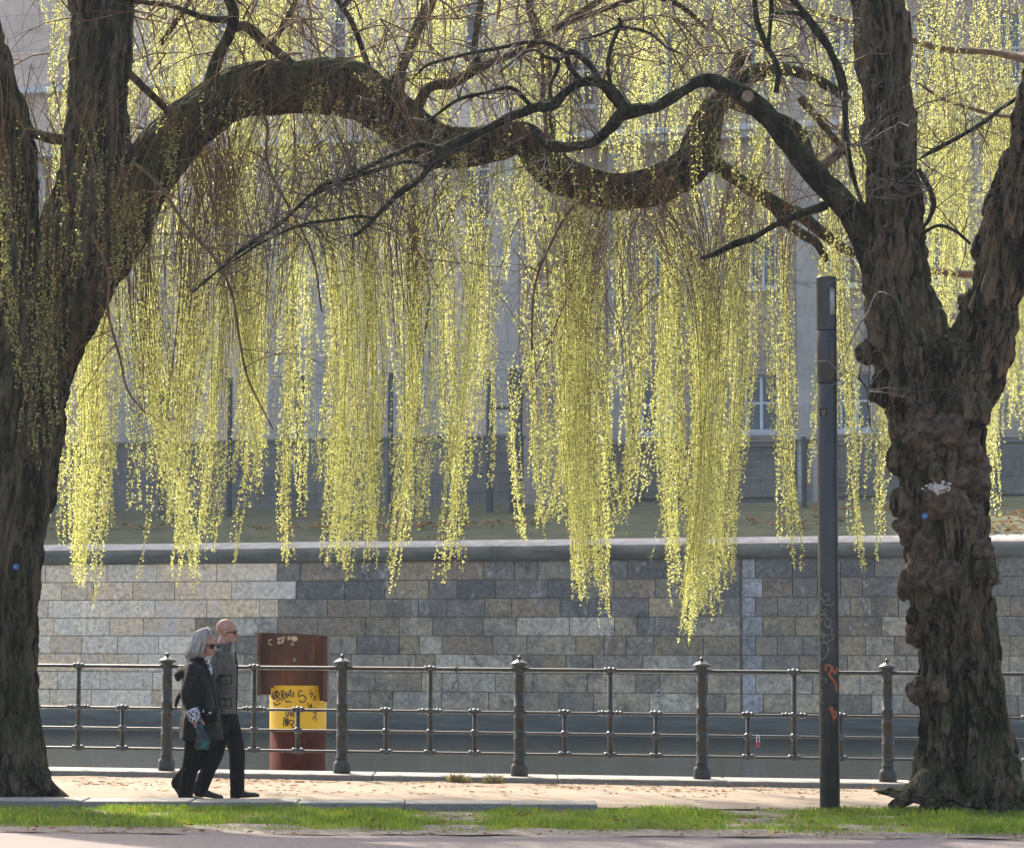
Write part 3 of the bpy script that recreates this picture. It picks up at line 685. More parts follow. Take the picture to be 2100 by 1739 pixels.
def CL(*pts): return [cu(*p) for p in pts]
tagl = [CL((222,745),(225,800),(240,830)), CL((240,770),(245,840),(262,835),(268,770)), CL((262,765),(300,755)), CL((283,758),(285,850)),
        CL((290,765),(320,790),(295,815),(325,840),(285,870)), CL((335,750),(345,865)), CL((330,755),(360,755),(350,805),(385,865)),
        CL((375,800),(400,795),(388,770),(372,790),(385,825),(408,820)), CL((400,830),(432,745),(440,830)), CL((405,800),(440,795)), CL((462,760),(466,828)),
        CL((560,755),(525,760),(522,815),(560,800),(598,830),(580,870),(545,875),(528,850)),
        CL((385,880),(412,865),(440,880)), CL((255,880),(270,910),(325,885)), CL((655,740),(640,790),(670,780),(650,830)), CL((690,800),(680,860),(700,830),(690,800)),
        CL((615,880),(640,950),(650,890),(660,945)), CL((680,920),(700,960),(720,930)), CL((670,990),(715,985),(665,1060)), CL((695,960),(700,1090)), CL((680,1030),(720,1060)),
        CL((395,930),(385,990),(405,1030),(420,940)), CL((430,950),(440,1030),(460,960),(470,1040)), CL((365,1045),(360,1120),(390,1120),(385,1045),(365,1045)), CL((378,1060),(380,1110)),
        CL((400,1050),(405,1130)), CL((400,1060),(430,1075),(410,1095),(450,1120)), CL((440,1070),(470,1080),(445,1130),(485,1150))]
strokes('graffiti', tagl, on_pile, .0075, M['ink'], pile)
yf = ys-.013
on_panel = lambda u, v: P(u, v, yf)
strokes('chalk_marks', [CL((235,205),(205,215),(205,255),(238,262)), CL((290,200),(325,190),(300,225),(330,240),(290,250)), CL((340,200),(345,250)), CL((300,200),(380,175)), CL((365,190),(350,240))], on_panel, .009, M['paint_cream'], pile)
b = MB()
for (u, v, ru, rv) in ((593, 1308, 4, 4), (604, 1309, 7, 5.5)):
    c = P(u, v, yf); n_ = 9; V = [(c.x+(ru/S(yf))*math.cos(6.283*j/n_)*(.8+.4*random.random()), yf, c.z+(rv/S(yf))*math.sin(6.283*j/n_)*(.8+.4*random.random())) for j in range(n_)]
    b.add(V, [tuple(range(n_))])
b.build('torn_sticker', M['paint_cream'], pile, smooth=False)

# ------------------------------------------------------------------ lamp column
YL = 29.15; sL = S(YL); xL0 = P(1702, 1655, YL); RL = 20.6/sL
lamp = thing('street_lamp', 'tall slim dark grey lamp column with graffiti on its lower half', 'street lamp', (xL0.x, YL, gz(xL0.x)-.03))
def zL(v): return P(1700, v, YL).z
def ring(b, z0, z1, r=RL, n=40):
    b.lathe([(r-.004, z0), (r, z0+.004), (r, z1-.004), (r-.004, z1)], (xL0.x, YL, 0), n)
b = MB(); ring(b, gz(xL0.x)-.1, zL(788)); b.build('shaft', M['lamp'], lamp)
b = MB(); ring(b, zL(788)+.008, zL(679), RL*.995); b.lathe([(RL*.9, zL(788)-.02), (RL*.9, zL(788)+.02)], (xL0.x, YL, 0), 24); b.build('middle_section', M['lamp'], lamp)
# head: a tube with a real window cut out of its right front, glass behind it
b = MB(); n_ = 48; za, zb_, zc, zd = zL(679)+.008, zL(647), zL(591), zL(575)
def gapcol(j): a = 2*math.pi*(j+.5)/n_; return -1.36 < math.atan2(math.sin(a), math.cos(a)) < -.05
V = [(xL0.x+RL*math.cos(2*math.pi*j/n_), YL+RL*math.sin(2*math.pi*j/n_), z) for z in (za, zb_, zc, zd) for j in range(n_)]
fc = [(i*n_+j, i*n_+(j+1) % n_, (i+1)*n_+(j+1) % n_, (i+1)*n_+j) for i in range(3) for j in range(n_) if not (i == 1 and gapcol(j))]
b.add(V, fc); head = b.build('lamp_head', M['lamp'], lamp)
b = MB(); b.lathe([(RL, zd), (RL+.004, zd+.006), (RL, zd+.03), (RL*.6, zd+.036)], (xL0.x, YL, 0), 40); b.build('lamp_cap', M['lamp'], head)
b = MB(); b.lathe([(RL*.86, zb_+.002), (RL*.86, zc-.002)], (xL0.x, YL, 0), 32); b.build('lamp_glass', M['lampglass'], head)
def on_lamp(u, v):
    p = P(u, v, YL-RL); dx = max(-.985*RL, min(.985*RL, p.x-xL0.x)); return Vector((xL0.x+dx, YL-math.sqrt((RL+.001)**2-dx**2), p.z))
strokes('door_outline', [[(1700, 690), (1700, 725), (1700, 757)], [(1700, 757), (1708, 757.3), (1716, 757)], [(1700, 690), (1708, 689.7), (1716, 690)]], on_lamp, .0022, M['black'], lamp)
b = MB(); A = [on_lamp(1681+i*2.2, 845) for i in range(8)]
V = [(p.x, p.y-.003, zL(837)) for p in A]+[(p.x, p.y-.003, zL(854)) for p in A]; b.add(V, [(i, 8+i, 9+i, i+1) for i in range(7)]); b.build('sticker', M['black'], lamp, smooth=False)
strokes('sticker_print', [[(1687, 842), (1687, 846)], [(1691, 841), (1691, 845)], [(1687, 849), (1692, 849)]], lambda u, v: on_lamp(u, v)+Vector((0, -.004, 0)), .003, M['paint_cream'], lamp)
def lu(x, y): return 1640.7+.2831*x, 1179.2+.2831*y      # crop pixels (453 wide detail)
LL = lambda *p: [lu(*q) for q in p]
strokes('pale_tag', [LL((150,95),(160,120)), LL((178,125),(180,150),(192,135),(200,150),(215,125)), LL((150,165),(175,185),(165,205),(215,160),(205,195)), LL((175,205),(210,220),(245,200)),
    LL((150,245),(170,255),(190,240),(185,270),(150,290)), LL((165,285),(200,290),(150,330)), LL((200,310),(175,340),(200,380),(222,350),(215,315),(195,320)), LL((195,375),(230,385),(228,420)),
    LL((150,420),(190,440),(225,430),(245,455),(200,480)), LL((185,420),(165,470),(210,490)), LL((155,400),(175,430),(160,445))], on_lamp, .0026, M['paint_pale'], lamp)
strokes('white_tag', [LL((150,500),(185,490),(205,540),(180,600),(150,610)), LL((170,545),(215,530)), LL((145,480),(150,600),(150,640)), LL((155,750),(185,745),(185,780)), LL((150,820),(165,850),(150,900),(170,930))], on_lamp, .003, M['paint_pale'], lamp)
strokes('orange_tag', [LL((188,695),(190,655),(220,655),(228,690),(210,715)), LL((205,710),(235,755),(262,800),(262,850)), LL((232,660),(250,715),(272,670)), LL((212,960),(245,1000),(225,985)), LL((228,955),(245,1040),(262,1000),(240,980))], on_lamp, .0125, M['paint_orange'], lamp)
strokes('dark_tag', [LL((240,910),(262,900),(258,950),(240,930)), LL((225,1040),(225,1085),(270,1085),(265,1040)), LL((220,1080),(224,1240),(218,1360)), LL((240,1090),(235,1200),(226,1290)), LL((275,1080),(262,1200))], on_lamp, .004, M['black'], lamp)

# ------------------------------------------------------------------ trees
def bdisp(amp, fr=11, seed=0, lump=.0, furrow=0):
    "bark relief: plates split by narrow furrows that run up the stem and cross each other"
    def d(th, L, r, p):
        rr = max(r, .02); c, s_ = math.cos(th)*rr, math.sin(th)*rr
        wv = noise.noise(Vector((c*3+seed, s_*3, L*1.6)))*.35
        n1 = noise.noise(Vector((c*fr+seed+wv*3, s_*fr-wv*3, L*1.25))); n2 = noise.noise(Vector((c*fr*2.3+seed, s_*fr*2.3, L*3.1+9))); n3 = noise.noise(Vector((c*fr*5+seed, s_*fr*5, L*11+3)))
        q = n2*amp*.45+n3*amp*.22-amp*1.25*max(0, 1-abs(n1)*4.5)-amp*.6*max(0, 1-abs(n2)*4)
        if lump: q += lump*noise.noise(Vector((c*4+seed, s_*4, L*2.2+4)))+lump*.5*max(0, noise.noise(Vector((c*7+seed, s_*7, L*5+14))))
        return q
    return d
def limb(parent, name, ctrl, m, n=14, step=10, amp=.012, lump=.01, seed=0, taper_end=True):
    "ctrl rows: u, v, Y, radius in picture px"
    A = crom(ctrl, step); pts = [P(u, v, Y) for u, v, Y, r in A]; rad = [max(r, .5)/S(Y) for u, v, Y, r in A]
    b = MB(); b.tube(pts, rad, n, disp=bdisp(amp, 13, seed, lump) if amp else None); return b.build(name, m, parent), pts, rad
def twigs(b, pts, rad, count, lmin, lmax, rmin=.0022, depth=2, up=.3, droop=0.0, t0=.1, crook=.5, rnd=random):
    for _ in range(count):
        i = int(rnd.uniform(t0, 1)*(len(pts)-1)); p = Vector(pts[i]); L = rnd.uniform(lmin, lmax)
        d = Vector((rnd.gauss(0, 1), rnd.gauss(0, .6), rnd.gauss(up, .8))).normalized(); r0 = min(rad[i]*.5, .004+.006*L)
        grow(b, p, d, L, r0, rmin, depth, droop, crook, rnd)
def grow(b, p, d, L, r0, rmin, depth, droop, crook, rnd):
    k = max(4, int(L/.09)); q = [p.copy()]; rr = [r0]
    for j in range(k):
        d = (d+Vector((rnd.gauss(0, crook*.4), rnd.gauss(0, crook*.3), rnd.gauss(-droop*.25, crook*.4)))).normalized()
        q.append(q[-1]+d*(L/k)); rr.append(max(rmin, r0*(1-(j+1)/k)))
        if depth and rnd.random() < .42:
            e = (d+Vector((rnd.gauss(0, .8), rnd.gauss(0, .6), rnd.gauss(.1, .8)))).normalized()
            grow(b, q[-1], e, L*rnd.uniform(.25, .55), max(rmin, rr[-1]*.7), rmin, depth-1, droop, crook, rnd)
    b.tube(q, rr, 4, cap=False)

# --- right tree: old gnarled trunk, bare dark limbs
YR = 29.4
g0 = gz(P(1960, 1655, YR).x)
bt = thing('bare_tree', 'gnarled burl covered old tree with forked trunk and bare dark limbs at right', 'tree', (P(1960, 1655, YR).x, YR, g0-.03))
outline = [(1668,1800,2150),(1655,1828,2128),(1640,1850,2112),(1615,1868,2100),(1580,1878,2092),(1530,1884,2080),(1480,1885,2068),(1420,1884,2058),(1360,1884,2050),(1300,1887,2043),(1240,1872,2040),(1180,1860,2040),(1120,1853,2033),(1060,1850,2026),(1000,1842,2022),(940,1838,2022),(880,1828,2026),(820,1815,2036),(770,1800,2046),(735,1800,2046),(705,1835,2015),(685,1870,1985),(672,1905,1950)]
A = crom([(v, a, c) for v, a, c in outline], 22); pts = []; rad = []
for v, a, c in A: pts.append(P((a+c)/2, v, YR)); rad.append((c-a)/2/S(YR))
b = MB()
def td(th, L, r, p):
    q = bdisp(.072, 8, 3, .06)(th, L, r, p)
    flare = max(0, .75-L)/.75
    return q+flare**2*.16*(.3+noise.noise(Vector((math.cos(th)*2.2, math.sin(th)*2.2, 1)))*1.6)
b.tube(pts, rad, 230, disp=td, sq=.9)
st1 = [(1880,800,YR,70),(1868,735,YR,80),(1862,690,YR,86),(1843,600,YR,77),(1835,500,YR,68),(1832,400,YR,58),(1825,300,YR,55),(1818,200,YR,57),(1810,100,YR,59),(1797,0,YR,55),(1788,-120,YR,52),(1780,-300,YR,44),(1760,-600,YR,30)]
A = crom(st1, 36); b.tube([P(u, v, Y) for u, v, Y, r in A], [r*.98/S(Y) for u, v, Y, r in A], 170, disp=bdisp(.060, 9, 8, .05))
st2 = [(1965,830,YR,60),(1995,760,YR,66),(2018,700,YR-.1,61),(2042,600,YR-.2,57),(2060,500,YR-.3,54),(2082,400,YR-.4,50),(2105,300,YR-.5,46),(2125,200,YR-.6,42),(2150,0,YR-.8,36),(2180,-250,YR-1,26)]
A = crom(st2, 30); b.tube([P(u, v, Y) for u, v, Y, r in A], [r*.98/S(Y) for u, v, Y, r in A], 140, disp=bdisp(.060, 9, 21, .09))
b.build('trunk', M['bark_old'], bt)
# roots
for (u0, v0, u1, v1) in ((1905, 1590, 1824, 1654), (2070, 1600, 2135, 1650), (1960, 1620, 1950, 1662), (1920, 1625, 1890, 1660), (2020, 1620, 2045, 1662)):
    b = MB(); A = crom([(u0, v0, YR-.30, 22), ((u0+u1)/2, v0+(v1-v0)*.65, YR-.40, 19), (u1, v1, YR-.46, 9)], 8); b.tube([P(u, v, Y) for u, v, Y, r in A], [r/S(Y) for u, v, Y, r in A], 16, disp=bdisp(.012, 12, u0)); b.build('root', M['bark_old'], bt)
burls = [(1781,723,26),(1901,933,26),(1985,916,32),(1988,833,46),(1894,879,44),(1940,882,46),(1848,939,32),(2000,979,36),(1930,1032,50),(1858,1032,32),(1866,1086,32),(1900,1126,32),(1914,970,26),(2010,1126,30),
         (1892,1169,38),(2012,1179,36),(1936,1179,38),(1866,1199,26),(1878,1262,22),(1879,1298,24),(1889,1415,30),(1931,1412,29),(1800,170,16),(1990,620,26),(1812,800,30),(1960,980,30),(1985,1060,28),(1850,800,32)]
def radius_at(u, v):
    a = np.interp(v, [o[0] for o in outline[::-1]], [o[1] for o in outline[::-1]]); c = np.interp(v, [o[0] for o in outline[::-1]], [o[2] for o in outline[::-1]])
    if v < 760: 
        s_ = st1 if u < 1930 else st2; cc = np.interp(v, [q[1] for q in s_[::-1]], [q[0] for q in s_[::-1]]); r = np.interp(v, [q[1] for q in s_[::-1]], [q[3] for q in s_[::-1]]); a, c = cc-r, cc+r
    m_, r = (a+c)/2, (c-a)/2; return max(0, 1-((u-m_)/r)**2)**.5*r/S(YR)*.85
for k, (u, v, r) in enumerate(burls):
    y = YR-radius_at(u, v)+r/S(YR)*.35; c = P(u, v, y); b = MB(); rr = r/S(YR)*.92
    b.ball(c, (rr*1.02, rr*.85, rr*(1.0+.35*((k*7)%5)/4)), 34, 22, disp=lambda d: .40*noise.noise(d*1.6+Vector((k*3.1, 0, 0)))+.14*noise.noise(d*4+Vector((0, k*2.7, 0)))+.11*noise.noise(d*9))
    b.build('burl', M['burl'] if v > 760 and k % 3 else M['bark_old'], bt)
b = MB()
for _ in range(70):
    u, v = random.gauss(1925, 11), random.gauss(1001, 5); c = P(u, v, YR-.60+random.uniform(-.02, .06)); b.ball(c, (.012+.014*random.random(), .01, .006+.008*random.random()), 6, 4)
b.build('lichen', M['lichen'], bt)
def tree_tag(u, v, Y, lb):
    t = thing('tree_tag', lb, 'tag', P(u, v, Y)); c = P(u, v, Y); b = MB(); n_ = 20
    b.tube([c, c+Vector((0, .05, 0))], 6/S(Y), 18); b.build('disc', M['blue'], t, smooth=False)
    b = MB(); b.box(c+Vector((-.004, -.004, -.004)), c+Vector((.004, -.001, .004))); b.build('number_plate', M['white'], t, smooth=False)
tree_tag(1897, 1058, YR-.645, 'small round blue tag nailed to the burl covered trunk')
# limbs of the right tree
YA = 29.2
L_ = []
L_.append(limb(bt, 'limb', [(1800,560,YR,30),(1770,490,YR,30),(1740,435,YR-.1,27),(1690,378,YR-.2,25),(1640,322,YR-.2,23),(1585,252,YR-.3,22),(1535,205,YR-.3,20),(1482,174,YR-.4,17),(1440,166,YR-.4,16),(1395,192,YR-.5,15),(1345,221,YR-.5,14),(1284,232,YR-.6,14),(1255,258,YR-.6,13),(1220,288,YR-.6,12),(1190,298,YR-.6,11),(1140,302,YR-.7,12),(1110,292,YR-.7,9),(1092,262,YR-.7,6)], M['bark_dark'], n=40, step=16, amp=.020, lump=.035, seed=2))
L_.append(limb(bt, 'limb', [(1288,236,YR-.6,12),(1262,200,YR-.6,13),(1234,174,YR-.7,11),(1200,169,YR-.7,11),(1167,184,YR-.8,10),(1134,217,YR-.8,10),(1094,223,YR-.8,11),(1050,238,YR-.9,11),(984,272,YR-.9,11),(914,309,YR-1,11),(880,340,YR-1,10),(858,368,YR-1,8),(820,396,YR-1.1,7),(767,448,YR-1.1,6),(742,473,YR-1.1,5),(718,488,YR-1.1,3)], M['bark_dark'], n=26, step=14, amp=.012, lump=.024, seed=5))
L_.append(limb(bt, 'limb', [(914,309,YR-1,7),(860,298,YR-1,7),(827,310,YR-1,6),(766,337,YR-1,6),(700,366,YR-1,6),(655,385,YR-1,5),(582,453,YR-1,5),(533,487,YR-1,4),(480,525,YR-1,3.5),(434,567,YR-1,3),(395,600,YR-1,2)], M['bark_dark'], n=14, amp=.006, lump=.014, seed=6))
L_.append(limb(bt, 'limb', [(767,448,YR-1.1,4),(735,444,YR-1.1,4),(700,449,YR-1.1,4),(617,463,YR-1.1,3.6),(533,500,YR-1.1,3),(470,540,YR-1.1,2.5),(410,582,YR-1.1,1.5)], M['bark_dark'], n=10, amp=.004, lump=.009, seed=7))
L_.append(limb(bt, 'limb', [(880,340,YR-1,6),(830,332,YR-1,5),(760,352,YR-1,5),(700,372,YR-1.1,4),(640,402,YR-1.1,3)], M['bark_dark'], n=10, amp=.004, lump=.009, seed=9))
L_.append(limb(bt, 'limb', [(1232,172,YR-.7,7),(1218,145,YR-.7,7),(1200,126,YR-.7,7),(1174,107,YR-.7,7),(1150,118,YR-.7,6),(1135,128,YR-.7,5)], M['bark_dark'], n=10, amp=.004, lump=.004, seed=10))
L_.append(limb(bt, 'limb', [(1192,168,YR-.7,6),(1170,140,YR-.75,6),(1158,110,YR-.75,6),(1127,91,YR-.75,5),(1084,87,YR-.8,5),(1034,97,YR-.8,4.5),(967,110,YR-.8,4),(887,130,YR-.8,3.5),(860,148,YR-.8,2.5),(846,165,YR-.8,1.5)], M['bark_dark'], n=10, amp=.003, lump=.003, seed=11))
L_.append(limb(bt, 'limb', [(1134,217,YR-.8,5),(1128,180,YR-.8,5),(1145,130,YR-.8,5),(1118,117,YR-.8,4),(1085,105,YR-.8,3),(1010,160,YR-.85,2)], M['bark_dark'], n=8, amp=.003, seed=12))
L_.append(limb(bt, 'limb', [(1252,174,YR-.6,5),(1247,133,YR-.6,5),(1257,87,YR-.6,5),(1272,50,YR-.6,4.5),(1268,38,YR-.6,3)], M['bark_dark'], n=8, amp=.003, seed=13))
L_.append(limb(bt, 'limb', [(1272,52,YR-.6,3.5),(1230,72,YR-.6,3),(1190,82,YR-.6,2)], M['bark_dark'], n=6, amp=0, seed=13))
L_.append(limb(bt, 'limb', [(1272,55,YR-.6,3.5),(1330,68,YR-.6,3.2),(1370,100,YR-.6,2.5),(1400,112,YR-.6,1.5)], M['bark_dark'], n=6, amp=0, seed=13))
L_.append(limb(bt, 'limb', [(1094,223,YR-.8,5),(1050,182,YR-.85,5),(1000,190,YR-.9,4),(940,205,YR-.95,4),(890,240,YR-1,3),(850,270,YR-1,2)], M['bark_dark'], n=8, amp=0, seed=14))
L_.append(limb(bt, 'limb', [(1696,420,YR-.2,10),(1650,436,YR-.3,9),(1600,456,YR-.4,8.5),(1550,484,YR-.5,7),(1500,503,YR-.6,6.5),(1460,524,YR-.6,5),(1436,530,YR-.6,3.5)], M['bark_dark'], n=26, step=12, amp=.010, lump=.026, seed=15))
L_.append(limb(bt, 'limb', [(1775,470,YR,11),(1755,432,YR-.05,9),(1728,415,YR-.1,9),(1700,418,YR-.2,8)], M['bark_dark'], n=10, amp=.005, seed=16))
L_.append(limb(bt, 'limb', [(1800,520,YR,0.0+6),(1742,330,YR-.4,6),(1730,200,YR-.4,7),(1700,100,YR-.4,7),(1660,40,YR-.4,7),(1610,-20,YR-.4,7),(1570,-90,YR-.4,6)], M['bark_dark'], n=10, amp=.004, seed=17))
L_.append(limb(bt, 'limb', [(1735,235,YR-.4,5),(1728,150,YR-.4,5),(1672,66,YR-.4,6),(1640,30,YR-.4,5),(1590,28,YR-.4,4)], M['bark_dark'], n=8, amp=.003, seed=18))
L_.append(limb(bt, 'limb', [(1592,190,YR-.3,6),(1595,140,YR-.3,6),(1570,90,YR-.3,6),(1552,40,YR-.3,6),(1545,-30,YR-.3,6)], M['bark_dark'], n=8, amp=.003, seed=19))
L_.append(limb(bt, 'limb', [(1575,95,YR-.3,5),(1580,40,YR-.3,5),(1582,-20,YR-.3,5)], M['bark_dark'], n=8, amp=.003, seed=20))
L_.append(limb(bt, 'limb', [(2105,192,YR-.5,6),(2060,218,YR-.6,5.5),(2010,255,YR-.8,5),(1960,285,YR-1,4.5),(1910,312,YR-1.1,4),(1875,332,YR-1.1,3),(1830,350,YR-1.2,2)], M['bark_dark'], n=8, amp=.003, seed=22))
L_.append(limb(bt, 'limb', [(1885,350,YR-.3,6),(1905,385,YR-.5,6),(1915,420,YR-.6,6),(1905,450,YR-.6,5),(1892,470,YR-.5,4)], M['bark_dark'], n=8, amp=.004, seed=23))
L_.append(limb(bt, 'limb', [(1890,480,YR-.3,4),(1925,463,YR-.4,4),(1960,475,YR-.4,4),(1990,500,YR-.3,3)], M['bark_dark'], n=6, amp=0, seed=24))
o, p_, r_ = limb(bt, 'limb_stub', [(1530,205,YR-.45,12),(1534,198,YR-.62,12)], M['bark_dark'], n=12, amp=.003, seed=25)
b = MB(); c = P(1534, 197, YR-.66); b.tube([c, c+Vector((0, .03, 0))], 11.5/S(YR), 16); b.build('cut_face', M['cutwood'], o, smooth=False)
o, p_, r_ = limb(bt, 'limb_stub', [(1845,170,YR-.1,17),(1855,110,YR-.15,17),(1853,40,YR-.2,16),(1853,26,YR-.2,15)], M['bark_old'], n=20, amp=.01, seed=26)
b = MB(); rnd = random.Random(5)
for i, (o, pts, rad) in enumerate(L_):
    Lr = sum((pts[j+1]-pts[j]).length for j in range(len(pts)-1))
    twigs(b, pts, rad, int(Lr*(5 if i in (0, 12) else 10)), .25, .95, .002, 2, .15, .1, .15 if i else .35, .55, rnd)
# bushier ends at left
for i in (2, 3, 4, 1): twigs(b, L_[i][1], L_[i][2], 26, .3, .9, .002, 2, 0, .0, .45, .5, rnd)
A = [P(u, v, YR-.7) for u, v in ((1780, 800), (1800, 600), (1760, 300), (1850, 250), (1870, 400), (1860, 900), (1800, 750))]
twigs(b, A, [.02]*len(A), 30, .4, 1.1, .002, 2, .1, .0, 0, .5, rnd)
tw = b.build('twigs', M['twig_dark'], bt)

# --- left willow
YW = 30.3
gw = gz(P(-20, 1630, YW).x)
wt = thing('weeping_willow', 'weeping willow with thick mossy trunk at left and a long arching limb', 'tree', (P(-20, 1630, YW).x, YW, gw-.03))
out = [(1648,-230,150),(1632,-200,132),(1605,-175,112),(1560,-155,96),(1500,-150,86),(1400,-148,76),(1300,-145,77),(1200,-142,83),(1100,-135,93),(1000,-125,114),(900,-110,130),(800,-90,138),(720,-70,150),(660,-55,160)]
A = crom(out, 26); pts = [P((a+c)/2, v, YW) for v, a, c in A]; rad = [(c-a)/2/S(YW) for v, a, c in A]
b = MB(); b.tube(pts, [r*1.0 for r in rad], 250, disp=bdisp(.05, 10, 31, .03), sq=.9)
stA = [(-10,760,YW,70),(10,640,YW,78),(18,520,YW,62),(20,430,YW,60),(22,330,YW-.1,58),(5,230,YW-.1,50),(-20,130,YW-.2,45),(-60,0,YW-.3,42),(-110,-200,YW-.4,34)]
stB = [(60,800,YW,75),(85,690,YW,80),(118,600,YW,80),(155,500,YW,85),(185,400,YW,78),(196,300,YW,70),(202,200,YW,64),(206,100,YW,64),(208,0,YW,65),(212,-120,YW,60),(230,-300,YW,48),(250,-600,YW,30)]
for k, st in enumerate((stA, stB)):
    A = crom(st, 30); b.tube([P(u, v, Y) for u, v, Y, r in A], [r/S(Y) for u, v, Y, r in A], 170, disp=bdisp(.048, 10, 40+k*7, .03))
b.build('trunk', M['bark_willow'], wt)
for (u0, v0, u1, v1, dy) in ((45, 1560, 142, 1642, -.3), (10, 1580, 60, 1640, -.5), (50, 1550, 120, 1632, .1)):
    b = MB(); A = crom([(u0, v0, YW+dy, 22), ((u0*.45+u1*.55), v0+(v1-v0)*.65, YW+dy*1.1, 17), (u1, v1, YW+dy*1.2, 7)], 8); b.tube([P(u, v, Y) for u, v, Y, r in A], [r/S(Y) for u, v, Y, r in A], 20, disp=bdisp(.01, 12, u0)); b.build('root', M['bark_willow'], wt)
tree_tag(32, 1162, YW-.475, 'small round blue tag nailed to the mossy willow trunk')
YM = YW+.3
arch = limb(wt, 'arching_limb', [(70,830,YW,50),(100,740,YW,58),(140,650,YW,60),(190,545,YW+.1,66),(250,450,YW+.2,64),(305,358,YW+.3,60),(368,272,YW+.4,56),(440,218,YW+.5,54),(510,190,YW+.6,54),(600,178,YW+.8,54),(680,176,YW+1,56),(740,192,YW+1.1,56),(798,232,YW+1.2,52),(850,272,YW+1.3,48),(905,300,YW+1.4,44),(965,303,YW+1.5,40),(1022,290,YW+1.6,38),(1072,285,YW+1.7,36),(1108,322,YW+1.8,40),(1140,352,YW+1.9,38),(1190,372,YW+2,36),(1250,390,YW+2,37),(1310,392,YW+2.1,36),(1365,372,YW+2.2,38),(1415,338,YW+2.3,40),(1440,290,YW+2.4,38),(1455,240,YW+2.4,30),(1478,205,YW+2.4,24),(1520,175,YW+2.4,20),(1560,150,YW+2.4,17),(1600,142,YW+2.4,16)], M['bark_limb'], n=120, step=20, amp=.026, lump=.045, seed=51)
WL = [arch]
def wl(ctrl, n=12, amp=.006, seed=60, nm='limb', m='bark_limb', k=1): WL.append(limb(wt, nm, [(a, b_, c, r*k) for a, b_, c, r in ctrl], M[m], n=n, amp=amp*k, lump=amp*k, seed=seed))
wl([(428,190,YW+.4,15),(432,165,YW+.4,14),(445,122,YW+.4,14),(463,85,YW+.4,13),(480,35,YW+.4,12),(466,-10,YW+.4,11),(450,-80,YW+.4,10)])
wl([(472,60,YW+.4,10),(505,55,YW+.5,11),(545,90,YW+.6,12),(575,112,YW+.7,11),(610,140,YW+.8,9),(650,160,YW+.9,6)])
wl([(478,40,YW+.4,9),(440,40,YW+.3,8),(400,30,YW+.2,7),(350,12,YW+.1,6),(290,5,YW,5),(230,-10,YW-.1,4)])
wl([(815,240,YW+1.2,16),(815,185,YW+1.2,15),(822,140,YW+1.2,14),(840,100,YW+1.3,13),(862,45,YW+1.4,13),(886,0,YW+1.5,12),(900,-60,YW+1.5,11)])
wl([(840,262,YW+1.3,14),(868,195,YW+1.3,12),(890,176,YW+1.4,12),(926,172,YW+1.5,11),(965,150,YW+1.6,11),(1000,132,YW+1.7,10),(1050,112,YW+1.9,9),(1110,80,YW+2.1,9),(1170,40,YW+2.2,8),(1230,0,YW+2.3,8),(1290,-40,YW+2.4,7)])
wl([(985,145,YW+1.7,8),(974,100,YW+1.7,8),(980,50,YW+1.7,8),(986,0,YW+1.7,8),(990,-60,YW+1.7,7)], 10)
wl([(1120,320,YW+1.8,16),(1128,260,YW+1.8,13),(1118,200,YW+1.8,11),(1122,140,YW+1.8,11),(1105,70,YW+1.8,11),(1088,20,YW+1.8,10),(1075,-60,YW+1.8,9)])
wl([(1415,342,YW+2.3,24),(1455,335,YW+2.4,19),(1490,352,YW+2.5,17),(1530,382,YW+2.6,16),(1565,405,YW+2.7,16),(1610,430,YW+2.8,16),(1645,445,YW+2.9,15),(1690,480,YW+3,13),(1730,510,YW+3,11),(1770,530,YW+3,8)], 16, .008)
wl([(1580,412,YW+2.7,11),(1605,450,YW+2.7,11),(1640,478,YW+2.8,11),(1672,496,YW+2.8,10),(1690,525,YW+2.8,8),(1698,535,YW+2.8,6)], 12)
wl([(1480,205,YW+2.4,14),(1540,225,YW+2.5,13),(1600,245,YW+2.6,13),(1640,270,YW+2.7,12),(1655,310,YW+2.8,12),(1680,340,YW+2.9,11),(1712,320,YW+3,11),(1735,300,YW+3,10)], 12)
wl([(1600,142,YW+2.4,13),(1640,150,YW+2.5,12),(1690,172,YW+2.6,12),(1740,205,YW+2.7,10)], 12)
wl([(1500,180,YW+2.4,13),(1512,130,YW+2.4,14),(1520,115,YW+2.4,13),(1540,120,YW+2.4,8)], 12)
wl([(1640,200,YW+2.5,9),(1690,260,YW+2.6,8),(1740,320,YW+2.7,6)], 8)
wl([(850,410,YW+1.8,7),(848,440,YW+1.8,8),(856,480,YW+1.8,8),(850,505,YW+1.8,7),(868,540,YW+1.8,6),(880,600,YW+1.8,5),(870,700,YW+1.8,3)], 8, .003, m='bough', k=.62)
wl([(520,210,YW+.5,6),(548,255,YW+.5,6),(545,310,YW+.5,6),(555,355,YW+.5,6),(590,420,YW+.5,5),(640,520,YW+.6,4),(660,640,YW+.6,3)], 8, .003, m='bough', k=.62)
wl([(270,330,YW-.5,6),(330,385,YW-.55,6),(380,460,YW-.6,6),(440,530,YW-.6,6),(475,600,YW-.6,5),(492,700,YW-.6,4),(510,780,YW-.6,4),(560,880,YW-.6,3)], 8, .003, m='bough', k=.62)
wl([(190,480,YW-.8,5),(222,560,YW-.85,5),(222,640,YW-.9,5),(245,730,YW-.9,4),(262,800,YW-.9,4),(300,850,YW-.9,2)], 8, .003, m='bough', k=.62)
wl([(265,150,YW-.1,8),(300,185,YW-.1,8),(340,225,YW+.2,8),(360,260,YW+.3,7)], 8, .003)
wl([(150,290,YW-.1,12),(90,280,YW-.2,12),(40,260,YW-.2,10)], 12)
